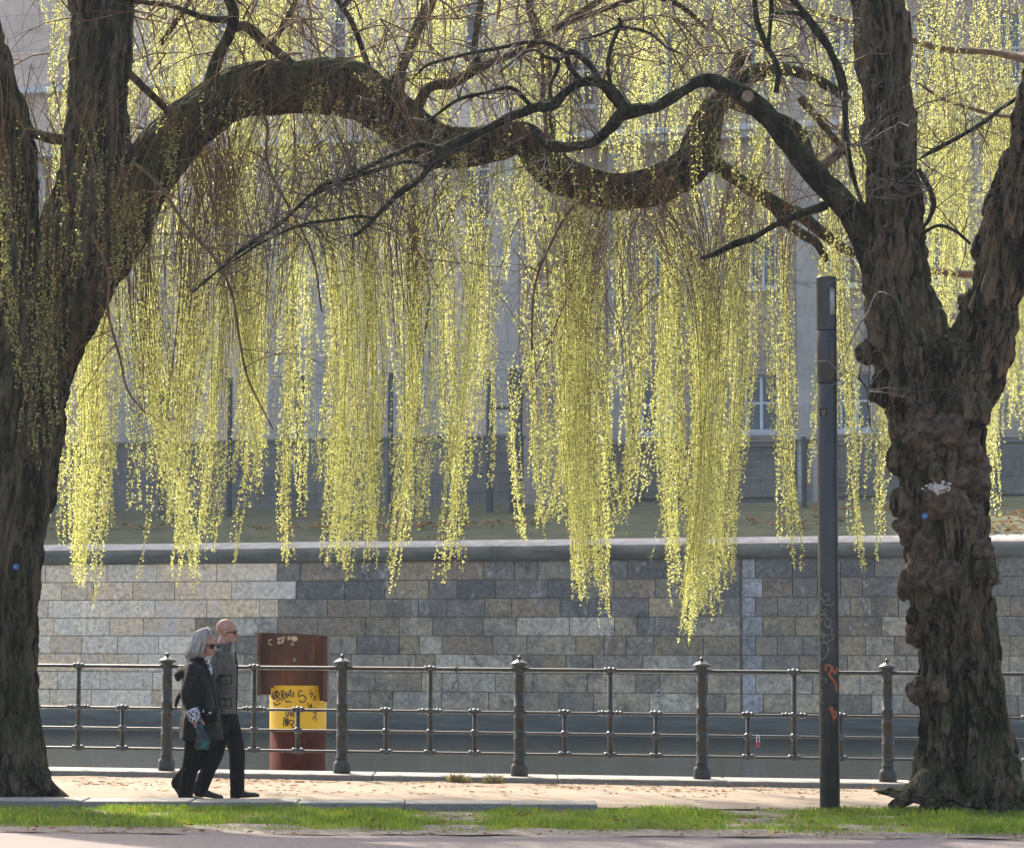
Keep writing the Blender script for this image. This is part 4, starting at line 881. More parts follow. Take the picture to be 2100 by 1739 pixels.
wl([(1230,440,YW+2,6),(1180,420,YW+1.5,6),(1120,520,YW+1,5),(1095,600,YW+.8,4),(1090,720,YW+.8,3)], 6, .0, m='bough', k=.62)
wl([(1245,405,YW+2,5),(1200,520,YW+1.6,4.5),(1150,640,YW+1.5,3.5),(1110,740,YW+1.5,2.5),(1070,820,YW+1.5,2)], 6, .0, m='bough', k=.62)
for k, (u0, v0, u1, v1) in enumerate(((1130,60,1400,-30),(760,150,640,-60),(560,90,620,-60),(1300,-20,1450,60),(700,20,760,-80),(330,90,420,-70))):
    wl([(u0,v0,YW+1.5,7),((u0+u1)/2+15,(v0+v1)/2-10,YW+1.6,6),(u1,v1,YW+1.7,5)], 8, .003, 70+k)
# fine arching twigs that carry the strands
bw = MB(); rnd = random.Random(9)
for (o, pts, rad) in WL:
    Lr = sum((pts[j+1]-pts[j]).length for j in range(len(pts)-1))
    twigs(bw, pts, [min(r, .03) for r in rad], int(Lr*4.5), .4, 1.4, .0016, 1, .3, .45, .12, .28, rnd)
A = [P(u, v, YW+rnd.uniform(-.6, 1.5)) for u in range(100, 1700, 40) for v in (-40, 40, 110)]
twigs(bw, A, [.02]*len(A), 210, .5, 1.9, .0015, 1, .2, .4, 0, .25, rnd)
bw.build('arching_twigs', M['twig'], wt)

# hanging strands ---------------------------------------------------------------------
class Strands:
    def __init__(s): s.tw = []; s.lf = []
    def add(s, top, bot, hook, rad, leaf0, spacing, size, rng=RNG, bend=0):
        M_ = 22; t = np.linspace(0, 1, M_)[:, None]; top = np.array(top); bot = np.array(bot); L = np.linalg.norm(top-bot)
        p = top*(1-t)+bot*t; e = np.exp(-t*L/.45)
        p = p+np.array([hook[0], hook[1], 0])*e*1.0; p[:, 2:] += -.0*e
        p[:, 0] += bend*L*.5*np.sin(t[:, 0]*math.pi)*(1-t[:, 0]*.4); ph = rng.random(2)*6.28; fr = rng.uniform(.7, 1.5)*L
        am = .022+.055*rng.random(); p[:, 0] += (am*np.sin(t[:, 0]*fr*2+ph[0])*t[:, 0]); p[:, 1] += am*np.sin(t[:, 0]*fr*2+ph[1])*t[:, 0]
        s.tw.append((p, rad)); n = int(L*(1-leaf0)/spacing)
        if n < 2: return
        tt = leaf0+(1-leaf0)*rng.random(n)**.85; tt.sort(); f = tt*(M_-1); i = np.minimum(f.astype(int), M_-2); q = p[i]+(p[i+1]-p[i])*(f-i)[:, None]
        s.lf.append((q, size*(.65+.7*rng.random(n)), tt))
    def build(s, root, leafmat_, nm=('hanging_twigs', 'leaves')):
        K = 3; V = []
        ang = np.arange(K)*2*np.pi/K; allq = []
        for p, r in s.tw:
            rr = np.linspace(r, max(.0011, r*.4), len(p))[:, None]
            ringp = [p+np.stack([np.cos(a)*rr[:, 0], np.sin(a)*rr[:, 0], 0*rr[:, 0]], 1) for a in ang]
            for k in range(K):
                a, c = ringp[k], ringp[(k+1) % K]; allq.append(np.stack([a[:-1], c[:-1], c[1:], a[1:]], 1))
        quads(nm[0], np.concatenate(allq), M['twig'], root)
        q = np.concatenate([a for a, _, _ in s.lf]); L = np.concatenate([b_ for _, b_, _ in s.lf]); n = len(q)
        az = RNG.random(n)*2*np.pi; tl = RNG.normal(-.55, .5, n)      # leaves stand out and slightly down
        d = np.stack([np.cos(az)*np.cos(tl), np.sin(az)*np.cos(tl), np.sin(tl)], 1)
        rv = RNG.normal(size=(n, 3)); sd = np.cross(d, rv); sd /= np.linalg.norm(sd, axis=1)[:, None]+1e-9
        W = L*(.20+.09*RNG.random(n)); V = np.zeros((n, 4, 3))
        V[:, 0] = q; V[:, 1] = q+d*(L*.5)[:, None]+sd*W[:, None]; V[:, 2] = q+d*L[:, None]; V[:, 3] = q+d*(L*.5)[:, None]-sd*W[:, None]
        quads(nm[1], V, leafmat_, root)
        return n
def clump(S_, u, hw, vt, vb, n, Y0, Y1, leaf0=.15, sp_=.0125, size=.024, stag=330, hk=.35, lean=27, thick=.0022):
    "n strands gathered in ropes of a few; the longest near the middle, so that the clump tapers to a tip"
    cl = RNG.normal(0, lean); hd = RNG.choice([-1, 1]); left = n; bend = RNG.normal(0, .085)
    while left > 0:
        k = int(min(left, RNG.integers(3, 8))); left -= k
        uc = u+hw*np.clip(RNG.normal(0, .75), -1.6, 1.6); Yc = RNG.uniform(Y0, Y1); vt_c = vt+RNG.normal(0, 60); c2 = RNG.normal(0, 16)
        vb_c = vb-stag*RNG.random()**1.6-70*min(1.6, abs(uc-u)/hw)**1.3
        for _ in range(k):
            uu = uc+RNG.normal(0, 3.2); Y = Yc+RNG.normal(0, .12); vtt = vt_c+RNG.normal(0, 22); vbb = vb_c-75*RNG.random()**2
            if vbb-vtt < 60: vbb = vtt+60+60*RNG.random()
            if 1010 < uu < 1064 and vbb > 640 and RNG.random() < .93: continue
            if 1532 < uu < 1592 and vbb > 760 and RNG.random() < .8: continue
            if 238 < uu < 300 and vbb > 560 and RNG.random() < .55: continue
            if 1315 < uu < 1342 and vbb > 760 and RNG.random() < .6: continue
            a = P(uu+cl+c2+RNG.normal(0, 9), vtt, Y); b_ = P(uu, vbb, Y)
            S_.add(a, b_, (hd*hk*RNG.normal(.6, .5), RNG.normal(0, .2)), thick*(.7+.9*RNG.random())*(2.0 if RNG.random() < .14 else 1), np.clip(leaf0+RNG.normal(0, .1), 0, .8), sp_*(.8+.5*RNG.random()), size, bend=bend+RNG.normal(0, .02))
SW = Strands()
near = [(105,18,320,1150,18),(135,25,300,1170,30),(180,28,350,1245,95),(160,15,400,1200,30),(215,22,420,1090,26),(290,6,600,1190,6),(265,22,420,1060,26),(335,22,300,1080,45),(365,14,350,1170,38),(400,16,350,1175,42),(430,14,300,1235,42),(472,9,350,1170,22),(505,22,300,1075,32),(550,24,300,1090,42),(592,20,350,1150,36),(632,12,400,1160,18),(672,20,250,1170,62),(700,18,250,1150,45),(725,16,250,1172,42),(757,18,280,1168,45),(797,12,300,1215,36),(845,12,300,1163,28),(880,22,300,1050,48),(905,14,330,1205,36),(945,10,330,1210,22),(975,22,350,1000,62),(1005,9,350,1080,20),
        (1035,9,320,590,16),(1088,10,380,690,18),(1075,26,640,1170,20),(1100,20,560,1160,28),(1130,22,390,1060,55),(1142,14,400,1150,22),(1178,16,420,1165,50),(1205,26,430,1240,105),(1188,10,430,1260,26),(1240,16,430,1250,52),(1285,22,400,1110,34),(1325,20,420,1130,24),(1350,16,420,1100,22),(1388,16,400,1235,62),(1420,20,400,1300,100),(1412,8,420,1305,24),(1455,24,400,1290,105),(1490,16,400,1195,56),(1515,12,350,930,36),(1560,16,300,740,14),(1598,16,350,1150,28),(1628,11,350,1185,24),(1655,12,300,1120,22),(1735,22,300,1130,26),(1772,14,300,1165,24),(1800,16,320,1150,24),(1835,14,300,1190,20)]
for (u, hw, vt, vb, n) in near: clump(SW, u, hw, vt, vb+(40 if vb > 1000 else 0), max(4, int(n*.72)), YW+.6, YW+4.5, leaf0=.18 if vt < 500 else .1, stag=250)
# strands above and through the arch
for _ in range(80):
    u = RNG.uniform(240, 1720); vt = RNG.uniform(-120, 60); clump(SW, u, 22, vt, vt+RNG.uniform(220, 560), 6, YW+1, YW+5, .1, .014, .024, 120, .5)
# brownish bare lengths under the limb at left
for (u, hw, vt, vb, n) in ((300,40,300,980,40),(360,30,350,1000,40),(480,30,300,960,36),(530,30,300,900,30),(800,40,330,840,40),(850,20,420,760,26),(1100,20,500,900,14),(1300,30,430,980,26),(1480,30,400,900,26),(330,45,250,960,42),(390,40,230,900,34),(450,40,200,820,34),(520,40,260,900,30),(620,40,260,760,24),(760,40,300,720,30),(860,50,340,800,34),(1230,40,420,900,22),(1460,40,380,820,26),(200,40,280,820,26)):
    clump(SW, u, hw, vt, vb, n, YW+.2, YW+3, .62, .024, .028, 240, .7, 25, .0036)
for _ in range(46):      # bunches draped over the arching limb
    f = RNG.integers(60, len(arch[1])-30); p = arch[1][f]; k = p.y/F; u = 1050+p.x*F/p.y
    c0 = RNG.normal(0, 14); n = RNG.integers(3, 8); ln = RNG.uniform(90, 330)
    for _k in range(n):
        vt = CAMZ; top = p+Vector((RNG.normal(0, .05), -arch[2][f]-.05, arch[2][f]*RNG.uniform(.5, 1.1))); bot = top+Vector((RNG.normal(0, .06)+c0/S(p.y), RNG.normal(0, .08), -ln*RNG.uniform(.5, 1)/S(p.y)))
        SW.add(top, bot, (RNG.normal(0, .1), 0), .0026, .3, .018, .029)
SW.build(wt, M['leaf'])
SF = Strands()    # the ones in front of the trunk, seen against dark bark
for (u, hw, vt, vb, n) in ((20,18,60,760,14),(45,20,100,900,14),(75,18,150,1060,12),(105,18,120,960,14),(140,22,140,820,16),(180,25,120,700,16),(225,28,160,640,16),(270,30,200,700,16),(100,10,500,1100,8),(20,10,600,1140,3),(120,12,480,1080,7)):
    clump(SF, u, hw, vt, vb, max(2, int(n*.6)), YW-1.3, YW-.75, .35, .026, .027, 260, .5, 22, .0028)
SF.build(wt, M['leaf_shade'], ('front_twigs', 'front_leaves'))

# --- second willow, standing out of frame at right further back, its strands fill the upper picture
Y2 = 39.8
w2 = thing('weeping_willow', 'further weeping willow whose yellow strands hang behind the burl covered trunk', 'tree', (P(2420, 1600, Y2).x, Y2-5.2, gz(7)-.08))
b = MB(); A = crom([(2420,1640,Y2-5.2,110),(2415,1400,Y2-5.2,70),(2410,1000,Y2-5,64),(2390,600,Y2-4.8,60),(2350,200,Y2-4.5,50),(2300,-200,Y2-4,36)], 12); b.tube([P(u, v, Y) for u, v, Y, r in A], [r/S(Y) for u, v, Y, r in A], 40, disp=bdisp(.02, 10, 90, .02)); b.build('trunk', M['bark_willow'], w2)
limb(w2, 'limb', [(2400,560,Y2-4.8,22),(2250,540,Y2-4,14),(2100,548,Y2-3,11),(1990,562,Y2-2.4,9),(1900,555,Y2-2,7),(1840,545,Y2-2,5)], M['bough'], amp=.005, seed=91)
limb(w2, 'limb', [(2360,250,Y2-4.5,30),(2200,150,Y2-4,20),(2050,110,Y2-3,8),(1930,100,Y2-2.5,7),(1800,60,Y2-2,6),(1650,20,Y2-1.5,5),(1500,-40,Y2-1,4)], M['bough'], amp=.005, seed=92)
limb(w2, 'limb', [(2340,150,Y2-4.5,30),(2220,220,Y2-4,14),(2080,240,Y2-3,5),(1950,210,Y2-2.5,4),(1880,170,Y2-2.5,3)], M['bough'], amp=.005, seed=93)
S2 = Strands()
for u in range(1880, 2180, 18): clump(S2, u, 14, RNG.uniform(-150, 250), RNG.uniform(1020, 1170), 13, Y2-3, Y2+1, .08, .014, .025, 380, .3)
for _ in range(54):
    u = RNG.uniform(1720, 2170); vt = RNG.uniform(-160, 350); clump(S2, u, 22, vt, vt+RNG.uniform(240, 560), 8, Y2-3, Y2+1, .06, .014, .025, 140, .5)
S2.build(w2, M['leaf'])
# --- third willow of the row, out of frame at left, trailing over the canal
Y3 = 37.5
w3 = thing('weeping_willow', 'weeping willow behind the first, its pale yellow strands hanging above the canal', 'tree', (P(-420, 1600, Y3).x, Y3-4.6, -.1))
b = MB(); A = crom([(-420,1640,Y3-4.6,110),(-415,1400,Y3-4.6,74),(-400,1000,Y3-4.4,66),(-360,600,Y3-4,60),(-300,200,Y3-3.5,52),(-200,-150,Y3-3,44)], 12); b.tube([P(u, v, Y) for u, v, Y, r in A], [r/S(Y) for u, v, Y, r in A], 40, disp=bdisp(.02, 10, 95, .02)); b.build('trunk', M['bark_willow'], w3)
limb(w3, 'limb', [(-250,0,Y3-3.2,40),(0,-160,Y3-2,34),(400,-220,Y3-1,28),(800,-240,Y3,24),(1200,-230,Y3+.5,18),(1600,-220,Y3+1,12)], M['bark_limb'], amp=.008, seed=96)
S3 = Strands()
for _ in range(135):
    u = RNG.uniform(90, 1760); gap = 1 if (1010 < u < 1062) else 0
    vt = RNG.uniform(-260, 0); vb = vt+RNG.uniform(220, 560)+(RNG.random() < .35)*RNG.uniform(150, 500)
    if gap: vb = min(vb, 380)
    clump(S3, u, 20, vt, vb, 6, Y3-2, Y3+2.5, .06, .014, .025, 220, .4)
for u in list(range(110, 240, 26))+list(range(330, 1000, 32))+list(range(1110, 1520, 32)): clump(S3, u, 16, RNG.uniform(-100, 300), RNG.uniform(820, 1060), 5, Y3-1.5, Y3+2, .1, .014, .025, 300, .3)
S3.build(w3, M['leaf'])

# ------------------------------------------------------------------ people
def remesh(mb, name, m, parent, vox=.012, smooth=3, extra=None):
    "fuse overlapping closed shapes into one continuous surface"
    o = mb.build(name+'_tmp', None); md = o.modifiers.new('r', 'REMESH'); md.mode = 'VOXEL'; md.voxel_size = vox
    if smooth: s_ = o.modifiers.new('s', 'SMOOTH'); s_.iterations = smooth; s_.factor = .5
    dg = bpy.context.evaluated_depsgraph_get(); me = bpy.data.meshes.new_from_object(o.evaluated_get(dg))
    old = o.data; bpy.data.objects.remove(o); bpy.data.meshes.remove(old); me.name = name
    me.materials.clear(); me.polygons.foreach_set('use_smooth', [True]*len(me.polygons))
    return link(name, me, m, parent)
def loft(b, secs, n=24, wob=0, seed=0, fold=0, fz=0):
    "secs: (x, y, z, rx, ry) elliptical rings from bottom to top"
    V = []
    for (x, y, z, rx_, ry_) in secs:
        for j in range(n):
            th = 2*math.pi*j/n; k = 1+(wob*noise.noise(Vector((math.cos(th)*2.2+seed, math.sin(th)*2.2, z*3))) if wob else 0)
            if fold and z < fz: k += fold*(fz-z)/.5*(math.sin(7*th+.6)+.5*math.sin(11*th+2))
            V.append((x+rx_*k*math.cos(th), y+ry_*k*math.sin(th), z))
    k = len(secs); f = [(i*n+j, i*n+(j+1)%n, (i+1)*n+(j+1)%n, (i+1)*n+j) for i in range(k-1) for j in range(n)]
    f += [tuple(range(n-1,-1,-1)), tuple((k-1)*n+j for j in range(n))]; b.add(V, f)
def caps(b, pts, rad, n=14):
    A = crom([(*p, r) for p, r in zip(pts, rad)], 6); b.tube([a[:3] for a in A], [a[3] for a in A], n); b.ball(A[0][:3], A[0][3], n, 10); b.ball(A[-1][:3], A[-1][3], n, 10)
def hand(b, wr, fw, side, curl=.5):
    "wr wrist point, fw direction of the fingers, side direction across the palm (towards the thumb)"
    wr, fw, side = Vector(wr), Vector(fw).normalized(), Vector(side).normalized(); nrm = fw.cross(side).normalized()
    for k in range(4):
        c = side*(.026-.0175*k); b.tube([wr+c*.7, wr+fw*.045+c, wr+fw*.088+c], [.015, .0155, .0115], 8); b.ball(wr+fw*.088+c, .0115, 8, 6)
    for k, ln in enumerate((.070, .078, .072, .056)):
        p = wr+fw*.086+side*(.0265-.0178*k); q = [p]; d = fw.copy(); rr = [.0098]
        for s_ in range(3):
            d = (d+nrm*curl*(.8+.25*s_)).normalized(); q.append(q[-1]+d*ln*(.45, .32, .23)[s_]); rr.append((.0092, .0085, .007)[s_])
        b.tube(q, rr, 8); b.ball(q[-1], .007, 8, 6)
    p = wr+fw*.022+side*.022; q = [p, p+side*.026+fw*.022+nrm*.008, p+side*.034+fw*.048+nrm*.02, p+side*.03+fw*.068+nrm*.032]
    b.tube(q, [.014, .0125, .0105, .008], 8); b.ball(q[-1], .008, 8, 6)
def shoe(b, heel, toe, h=.085, wd=.043):
    heel, toe = Vector(heel), Vector(toe); L = toe-heel; u_ = L.normalized(); up = Vector((0, 0, 1)); up = (up-u_*up.dot(u_)).normalized(); sd = u_.cross(up)
    secs = [(0, .030, h*.9), (.10, .036, h), (.28, .036, h), (.45, .037, h*.78), (.65, .046, h*.62), (.82, .046, h*.54), (.95, .034, h*.42), (1, .018, h*.28)]
    V = []; n = 16
    for t, ww, hh in secs:
        c = heel+L*t
        for j in range(n):
            th = 2*math.pi*j/n; cy, sy = math.cos(th), math.sin(th); yy = ww*(abs(cy)**.7)*(1 if cy > 0 else -1); zz = hh/2+hh/2*(abs(sy)**.6)*(1 if sy > 0 else -1)
            V.append(c+sd*yy+up*zz)
    k = len(secs); f = [(i*n+j, i*n+(j+1)%n, (i+1)*n+(j+1)%n, (i+1)*n+j) for i in range(k-1) for j in range(n)]+[tuple(range(n-1,-1,-1)), tuple((k-1)*n+j for j in range(n))]
    b.add(V, f)
class Rot:
    "places head-local shapes: x forward, y left, z up from the chin-neck pivot"
    def __init__(s, piv, yaw, pitch, roll=0): s.m = Matrix.Translation(piv) @ Matrix.Rotation(R(yaw), 4, 'Z') @ Matrix.Rotation(R(pitch), 4, 'Y') @ Matrix.Rotation(R(roll), 4, 'X')
    def __call__(s, mb): mb.v = [np.array([s.m @ Vector(p) for p in a]) for a in mb.v]; return mb
def head_shapes(b, male=True):
    k = 1.0 if male else .95
    b.ball((-.005*k, 0, .155*k), (.098*k, .076*k, .088*k), 24, 16)       # cranium
    b.ball((.032*k, 0, .150*k), (.068*k, .068*k, .075*k), 20, 14)        # forehead
    b.ball((.030*k, 0, .085*k), (.064*k, .060*k, .066*k), 20, 14)        # cheeks
    b.ball((.048*k, 0, .045*k), (.046*k, .045*k, .040*k), 18, 12)        # jaw
    b.ball((.080*k, 0, .030*k), (.020*k, .024*k, .020*k), 12, 10)        # chin
    b.tube([(.086*k, 0, .124*k), (.112*k, 0, .096*k), (.124*k, 0, .080*k)], [.011*k, .014*k, .017*k], 10); b.ball((.119*k, 0, .079*k), .018*k, 10, 8)
    b.ball((.090*k, 0, .131*k), (.014*k, .046*k, .011*k), 12, 8)         # brow
    b.ball((.093*k, 0, .058*k), (.011*k, .024*k, .007*k), 10, 8); b.ball((.091*k, 0, .047*k), (.011*k, .021*k, .008*k), 10, 8)   # lips
    for s_ in (-1, 1):
        b.ball((-.004*k, s_*.074*k, .098*k), (.020*k, .010*k, .032*k), 12, 10)   # ears
def sunglasses(R_, male, m, parent, root):
    k = 1.0 if male else .95; b = MB()
    for s_ in (-1, 1):
        V = []; n = 12
        for dx in (0, .006):
            for j in range(n):
                th = 2*math.pi*j/n; yy = s_*(.034+.030*math.cos(th)); zz = .113+(.026 if not male else .020)*(abs(math.sin(th))**.7)*(1 if math.sin(th) > 0 else -1)
                V.append(((.104-.35*abs(yy)**1.3+dx)*k, yy*k, zz*k))
        b.add(V, [tuple(range(n)), tuple(range(2*n-1, n-1, -1))]+[(j, (j+1)%n, n+(j+1)%n, n+j) for j in range(n)])
    lens = R_(b).build('sunglasses', m, None); lens.parent = parent
    b = MB()
    for s_ in (-1, 1): b.tube([(.088*k, s_*.062*k, .117*k), (.04*k, s_*.074*k, .113*k), (-.012*k, s_*.080*k, .106*k)], [.0045, .004, .0035], 6)
    b.tube([(.105*k, -.012*k, .118*k), (.108*k, 0, .120*k), (.105*k, .012*k, .118*k)], .004, 6); fr_ = R_(b).build('frame', M['black'], None); fr_.parent = lens
def shift(mb, off): mb.v = [a+np.array(off) for a in mb.v]; return mb

# --- man, bald, further from the camera
ym = 30.62; xm = P(455, 1638, ym).x; zm = gz(xm)-.02; om = Vector((xm, ym, zm))
man = thing('person', 'bald man in grey checked jacket and dark trousers walking beside the grey haired woman', 'person', om)
def put(mb, name, m, parent, root_off, vox=.012, smooth=3): return remesh(mb, name, m, parent, vox, smooth)
b = MB()   # body: one continuous figure
HR = Rot((.028, 0, 1.528), -4, 2)
hb = MB(); head_shapes(hb, True); HR(hb); b.v += hb.v; b.f += hb.f; b.mi += hb.mi; b.n = hb.n
caps(b, [(-.015, 0, 1.42), (.0, 0, 1.5), (.02, 0, 1.58)], [.068, .062, .058])
loft(b, [(.0, 0, .85, .10, .16), (.0, 0, 1.0, .105, .155), (0, 0, 1.2, .115, .17), (-.01, 0, 1.38, .10, .19), (-.01, 0, 1.45, .07, .12)])
for s_, el, wr in ((-1, (-.13, -.24, 1.14), (-.12, -.24, .89)), (1, (-.09, .24, 1.14), (-.03, .23, .90))):
    caps(b, [(-.02, s_*.19, 1.39), el, wr], [.055, .044, .03]); hand(b, wr, Vector(wr)-Vector(el)+Vector((.03, 0, -.1)), (1, 0, 0) , .28)
legs_m = [((.02, .085, .88), (.135, .085, .475), (.145, .085, .09)), ((-.01, -.085, .88), (-.055, -.085, .46), (-.205, -.085, .11))]
for hp, kn, an in legs_m: caps(b, [hp, kn, an], [.08, .055, .04])
remesh(b, 'body', M['skin'], man, .0075, 2)
b = MB()
for hp, kn, an in legs_m:
    an2 = (an[0], an[1], an[2]-.02); mid1 = tuple((Vector(hp)*.5+Vector(kn)*.5)); mid2 = tuple((Vector(kn)*.5+Vector(an)*.5)); caps(b, [hp, mid1, kn, mid2, an2], [.108, .098, .082, .076, .072])
loft(b, [(.0, 0, .80, .115, .16), (.0, 0, .90, .125, .175), (0, 0, .98, .12, .165)])
remesh(b, 'trousers', M['jeans'], man, .011, 3)
b = MB(); shoe(b, (.075, .085, .0), (.365, .085, .015), .095); remesh(b, 'shoe', M['black'], man, .007, 1)
b = MB(); shoe(b, (-.265, -.085, .035), (.02, -.085, .0), .095); remesh(b, 'shoe', M['black'], man, .007, 1)
b = MB(); loft(b, [(.005, 0, .835, .135, .195), (.005, 0, .87, .137, .197), (.005, 0, 1.0, .135, .19), (.01, 0, 1.15, .138, .195), (.012, 0, 1.28, .14, .20), (0, 0, 1.38, .125, .205), (-.015, 0, 1.435, .10, .17), (-.015, 0, 1.47, .078, .10)], wob=.05)
for s_, el, wr in ((-1, (-.13, -.24, 1.14), (-.12, -.24, .925)), (1, (-.09, .24, 1.14), (-.035, .23, .935))): caps(b, [(-.02, s_*.17, 1.40), (-.05, s_*.225, 1.29), el, wr], [.078, .072, .062, .052])
jk = remesh(b, 'jacket', M['plaid'], man, .010, 2)
b = MB()   # stand-up collar
n = 22; V = []
for (z, rr, dx) in ((1.44, .095, -.012), (1.50, .090, -.004), (1.545, .098, .008), (1.545, .090, .008), (1.50, .080, -.004), (1.44, .083, -.012)):
    for j in range(n): th = R(38)+R(284)*j/(n-1); V.append((dx+rr*1.12*math.cos(th), rr*.95*math.sin(th), z-.03*max(0, -math.cos(th))*0-(.02 if abs(math.cos(th)) < .5 else 0)))
b.add(V, [(i*n+j, i*n+j+1, (i+1)*n+j+1, (i+1)*n+j) for i in range(5) for j in range(n-1)]); shift(b, om); cl_ = b.build('collar', M['plaid'], jk) if False else None
b.v = [a-np.array(om) for a in b.v]; o = b.build('collar', M['plaid'], None); o.parent = jk
for (x, z, wd, hh) in ((.055, 1.20, .05, .13), (.05, .98, .055, .12)):    # patch pockets with flaps on the near side
    for (za, zb2, dy, nm) in ((z-hh/2, z+hh/2-.04, -.008, 'pocket'), (z+hh/2-.045, z+hh/2, -.014, 'pocket_flap')):
        V = []
        for i in range(7):
            xx_ = x-wd+2*wd*i/6; ww_ = math.sqrt(max(.05, 1-((xx_-.01)/.150)**2))*.212
            V += [(xx_, -ww_+dy-.004, za), (xx_, -ww_+dy-.004, zb2), (xx_, -ww_+.03, za), (xx_, -ww_+.03, zb2)]
        f = []
        for i in range(6):
            a_, c_ = i*4, i*4+4; f += [(a_, c_, c_+1, a_+1), (a_+1, c_+1, c_+3, a_+3), (a_, a_+2, c_+2, c_)]
        f += [(0, 1, 3, 2), (24, 26, 27, 25)]
        b = MB(); b.add(V, f); o = b.build(nm, M['plaid'], None, smooth=False); o.parent = jk
for (x, z, wd, hh) in ((.055, 1.20, .05, .13), (.05, .98, .055, .12)):
    def onj(xx_, zz_): return (xx_, -math.sqrt(max(.05, 1-((xx_-.01)/.150)**2))*.212-.017, zz_)
    b = MB(); b.tube([onj(x-wd+2*wd*i/8, z+hh/2-.047-.006*math.sin(math.pi*i/8)) for i in range(9)], .0045, 5); b.tube([onj(x-wd, z-hh/2), onj(x-wd, z+hh/2-.05)], .003, 5); b.tube([onj(x+wd, z-hh/2), onj(x+wd, z+hh/2-.05)], .003, 5)
    b.tube([onj(x-wd+2*wd*i/8, z-hh/2-.002) for i in range(9)], .003, 5); b.tube([onj(x, z-hh/2), onj(x, z+hh/2-.05)], .0025, 5)
    o = b.build('pocket_seam_shade', M['trouser'], None); o.parent = jk  # seam lines, and the shadow under the flap drawn as a dark tube
b = MB(); b.tube([(.125, -.03, 1.44), (.148, -.035, 1.3), (.145, -.04, 1.1), (.14, -.04, .86)], [.008, .009, .009, .008], 6); o = b.build('front_placket', M['trouser'], None); o.parent = jk
sunglasses(Rot((.028, 0, 1.528), -4, 2), True, M['redglass'], man, om)

# --- woman with long grey hair, nearer
yw = 30.0; xw = P(405, 1637, yw).x; zw = gz(xw)-.02; ow = Vector((xw, yw, zw))
wom = thing('person', 'woman with long grey hair in glossy black leather coat walking beside the bald man', 'person', ow)
b = MB(); piv = (.068, 0, 1.415)
hb = MB(); head_shapes(hb, False); Rot(piv, -36, 11)(hb); b.v += hb.v; b.f += hb.f; b.n = hb.n; b.mi += hb.mi
caps(b, [(-.02, 0, 1.33), (.02, 0, 1.40), (.05, 0, 1.47)], [.06, .052, .05])
loft(b, [(.0, 0, .80, .11, .16), (.01, 0, .95, .10, .14), (.0, 0, 1.15, .11, .15), (-.02, 0, 1.28, .09, .165), (-.02, 0, 1.35, .06, .10)])
arm_n = [(-.035, -.165, 1.28), (-.085, -.225, 1.04), (-.01, -.235, .835)]; arm_f = [(-.03, .165, 1.28), (-.05, .22, 1.04), (.09, .2, .86)]
for sh, el, wr in (arm_n, arm_f):
    caps(b, [sh, el, wr], [.046, .038, .026])
hand(b, (.0, -.237, .815), (.30, .05, -.85), (.75, .1, .35), .62)
hand(b, arm_f[2], (.5, -.1, -.6), (.6, 0, .5), .4)
legs_w = [((.0, -.08, .82), (-.045, -.085, .46), (-.105, -.085, .09)), ((.01, .08, .82), (.035, .08, .46), (-.185, .08, .19))]
for hp, kn, an in legs_w: caps(b, [hp, kn, an], [.08, .052, .036])
remesh(b, 'body', M['skin'], wom, .0065, 1)
b = MB()
for hp, kn, an in legs_w:
    an2 = Vector(an)+(Vector(an)-Vector(kn)).normalized()*.01; mid1 = tuple(Vector(hp)*.5+Vector(kn)*.5); mid2 = tuple(Vector(kn)*.5+Vector(an)*.5); caps(b, [hp, mid1, kn, mid2, tuple(an2)], [.10, .095, .082, .078, .075])
loft(b, [(0, 0, .74, .115, .16), (0, 0, .85, .12, .165), (0, 0, .95, .11, .15)]); remesh(b, 'trousers', M['trouser'], wom, .011, 3)
b = MB(); shoe(b, (-.155, -.085, .0), (.085, -.085, .012), .085); remesh(b, 'shoe', M['black'], wom, .007, 1)
b = MB(); shoe(b, (-.262, .08, .165), (-.155, .08, .0-.0), .085); remesh(b, 'shoe', M['black'], wom, .007, 1)
# coat with flared hem
b = MB(); secs = [(.030, 0, .60, .205, .245), (.032, 0, .615, .208, .247), (.03, 0, .75, .195, .235), (.025, 0, .9, .18, .215), (.012, 0, 1.02, .168, .20), (.0, 0, 1.15, .16, .195), (-.012, 0, 1.25, .148, .195), (-.022, 0, 1.31, .12, .175), (-.025, 0, 1.355, .085, .11), (-.01, 0, 1.39, .065, .07)]
loft(b, secs, 64, wob=.12, seed=4, fold=.055, fz=1.05)
for k, (sh, el, wr) in enumerate((arm_n, arm_f)): caps(b, [(sh[0], sh[1]*.9, 1.29), tuple(Vector(sh)*.55+Vector(el)*.45), el, tuple(Vector(el)*.25+Vector(wr)*.75)], [.078, .072, .066, .060])
coat = remesh(b, 'coat', M['leather'], wom, .010, 2)
b = MB(); caps(b, [(-.175, .02, 1.27), (-.185, -.06, 1.23), (-.185, -.09, 1.19)], [.035, .045, .03]); caps(b, [(-.175, .02, 1.27), (-.19, .07, 1.22)], [.035, .03]); o = remesh(b, 'hood', M['leather'], None, .010, 2); o.parent = coat
b = MB(); b.tube([(-.16, -.10, 1.05), (-.19, -.12, .99), (-.205, -.13, .93), (-.195, -.13, .90)], [.02, .022, .014, .006], 8); o = b.build('belt_tab', M['leather'], None); o.parent = coat
b = MB(); p0, p1 = Vector(arm_n[1])*.22+Vector(arm_n[2])*.78, Vector(arm_n[2])+Vector((0, 0, -.008)); caps(b, [tuple(p0), tuple(p0*.5+p1*.5), tuple(p1)], [.066, .068, .064]); o = remesh(b, 'printed_cuff', M['cuff'], None, .009, 2); o.parent = coat
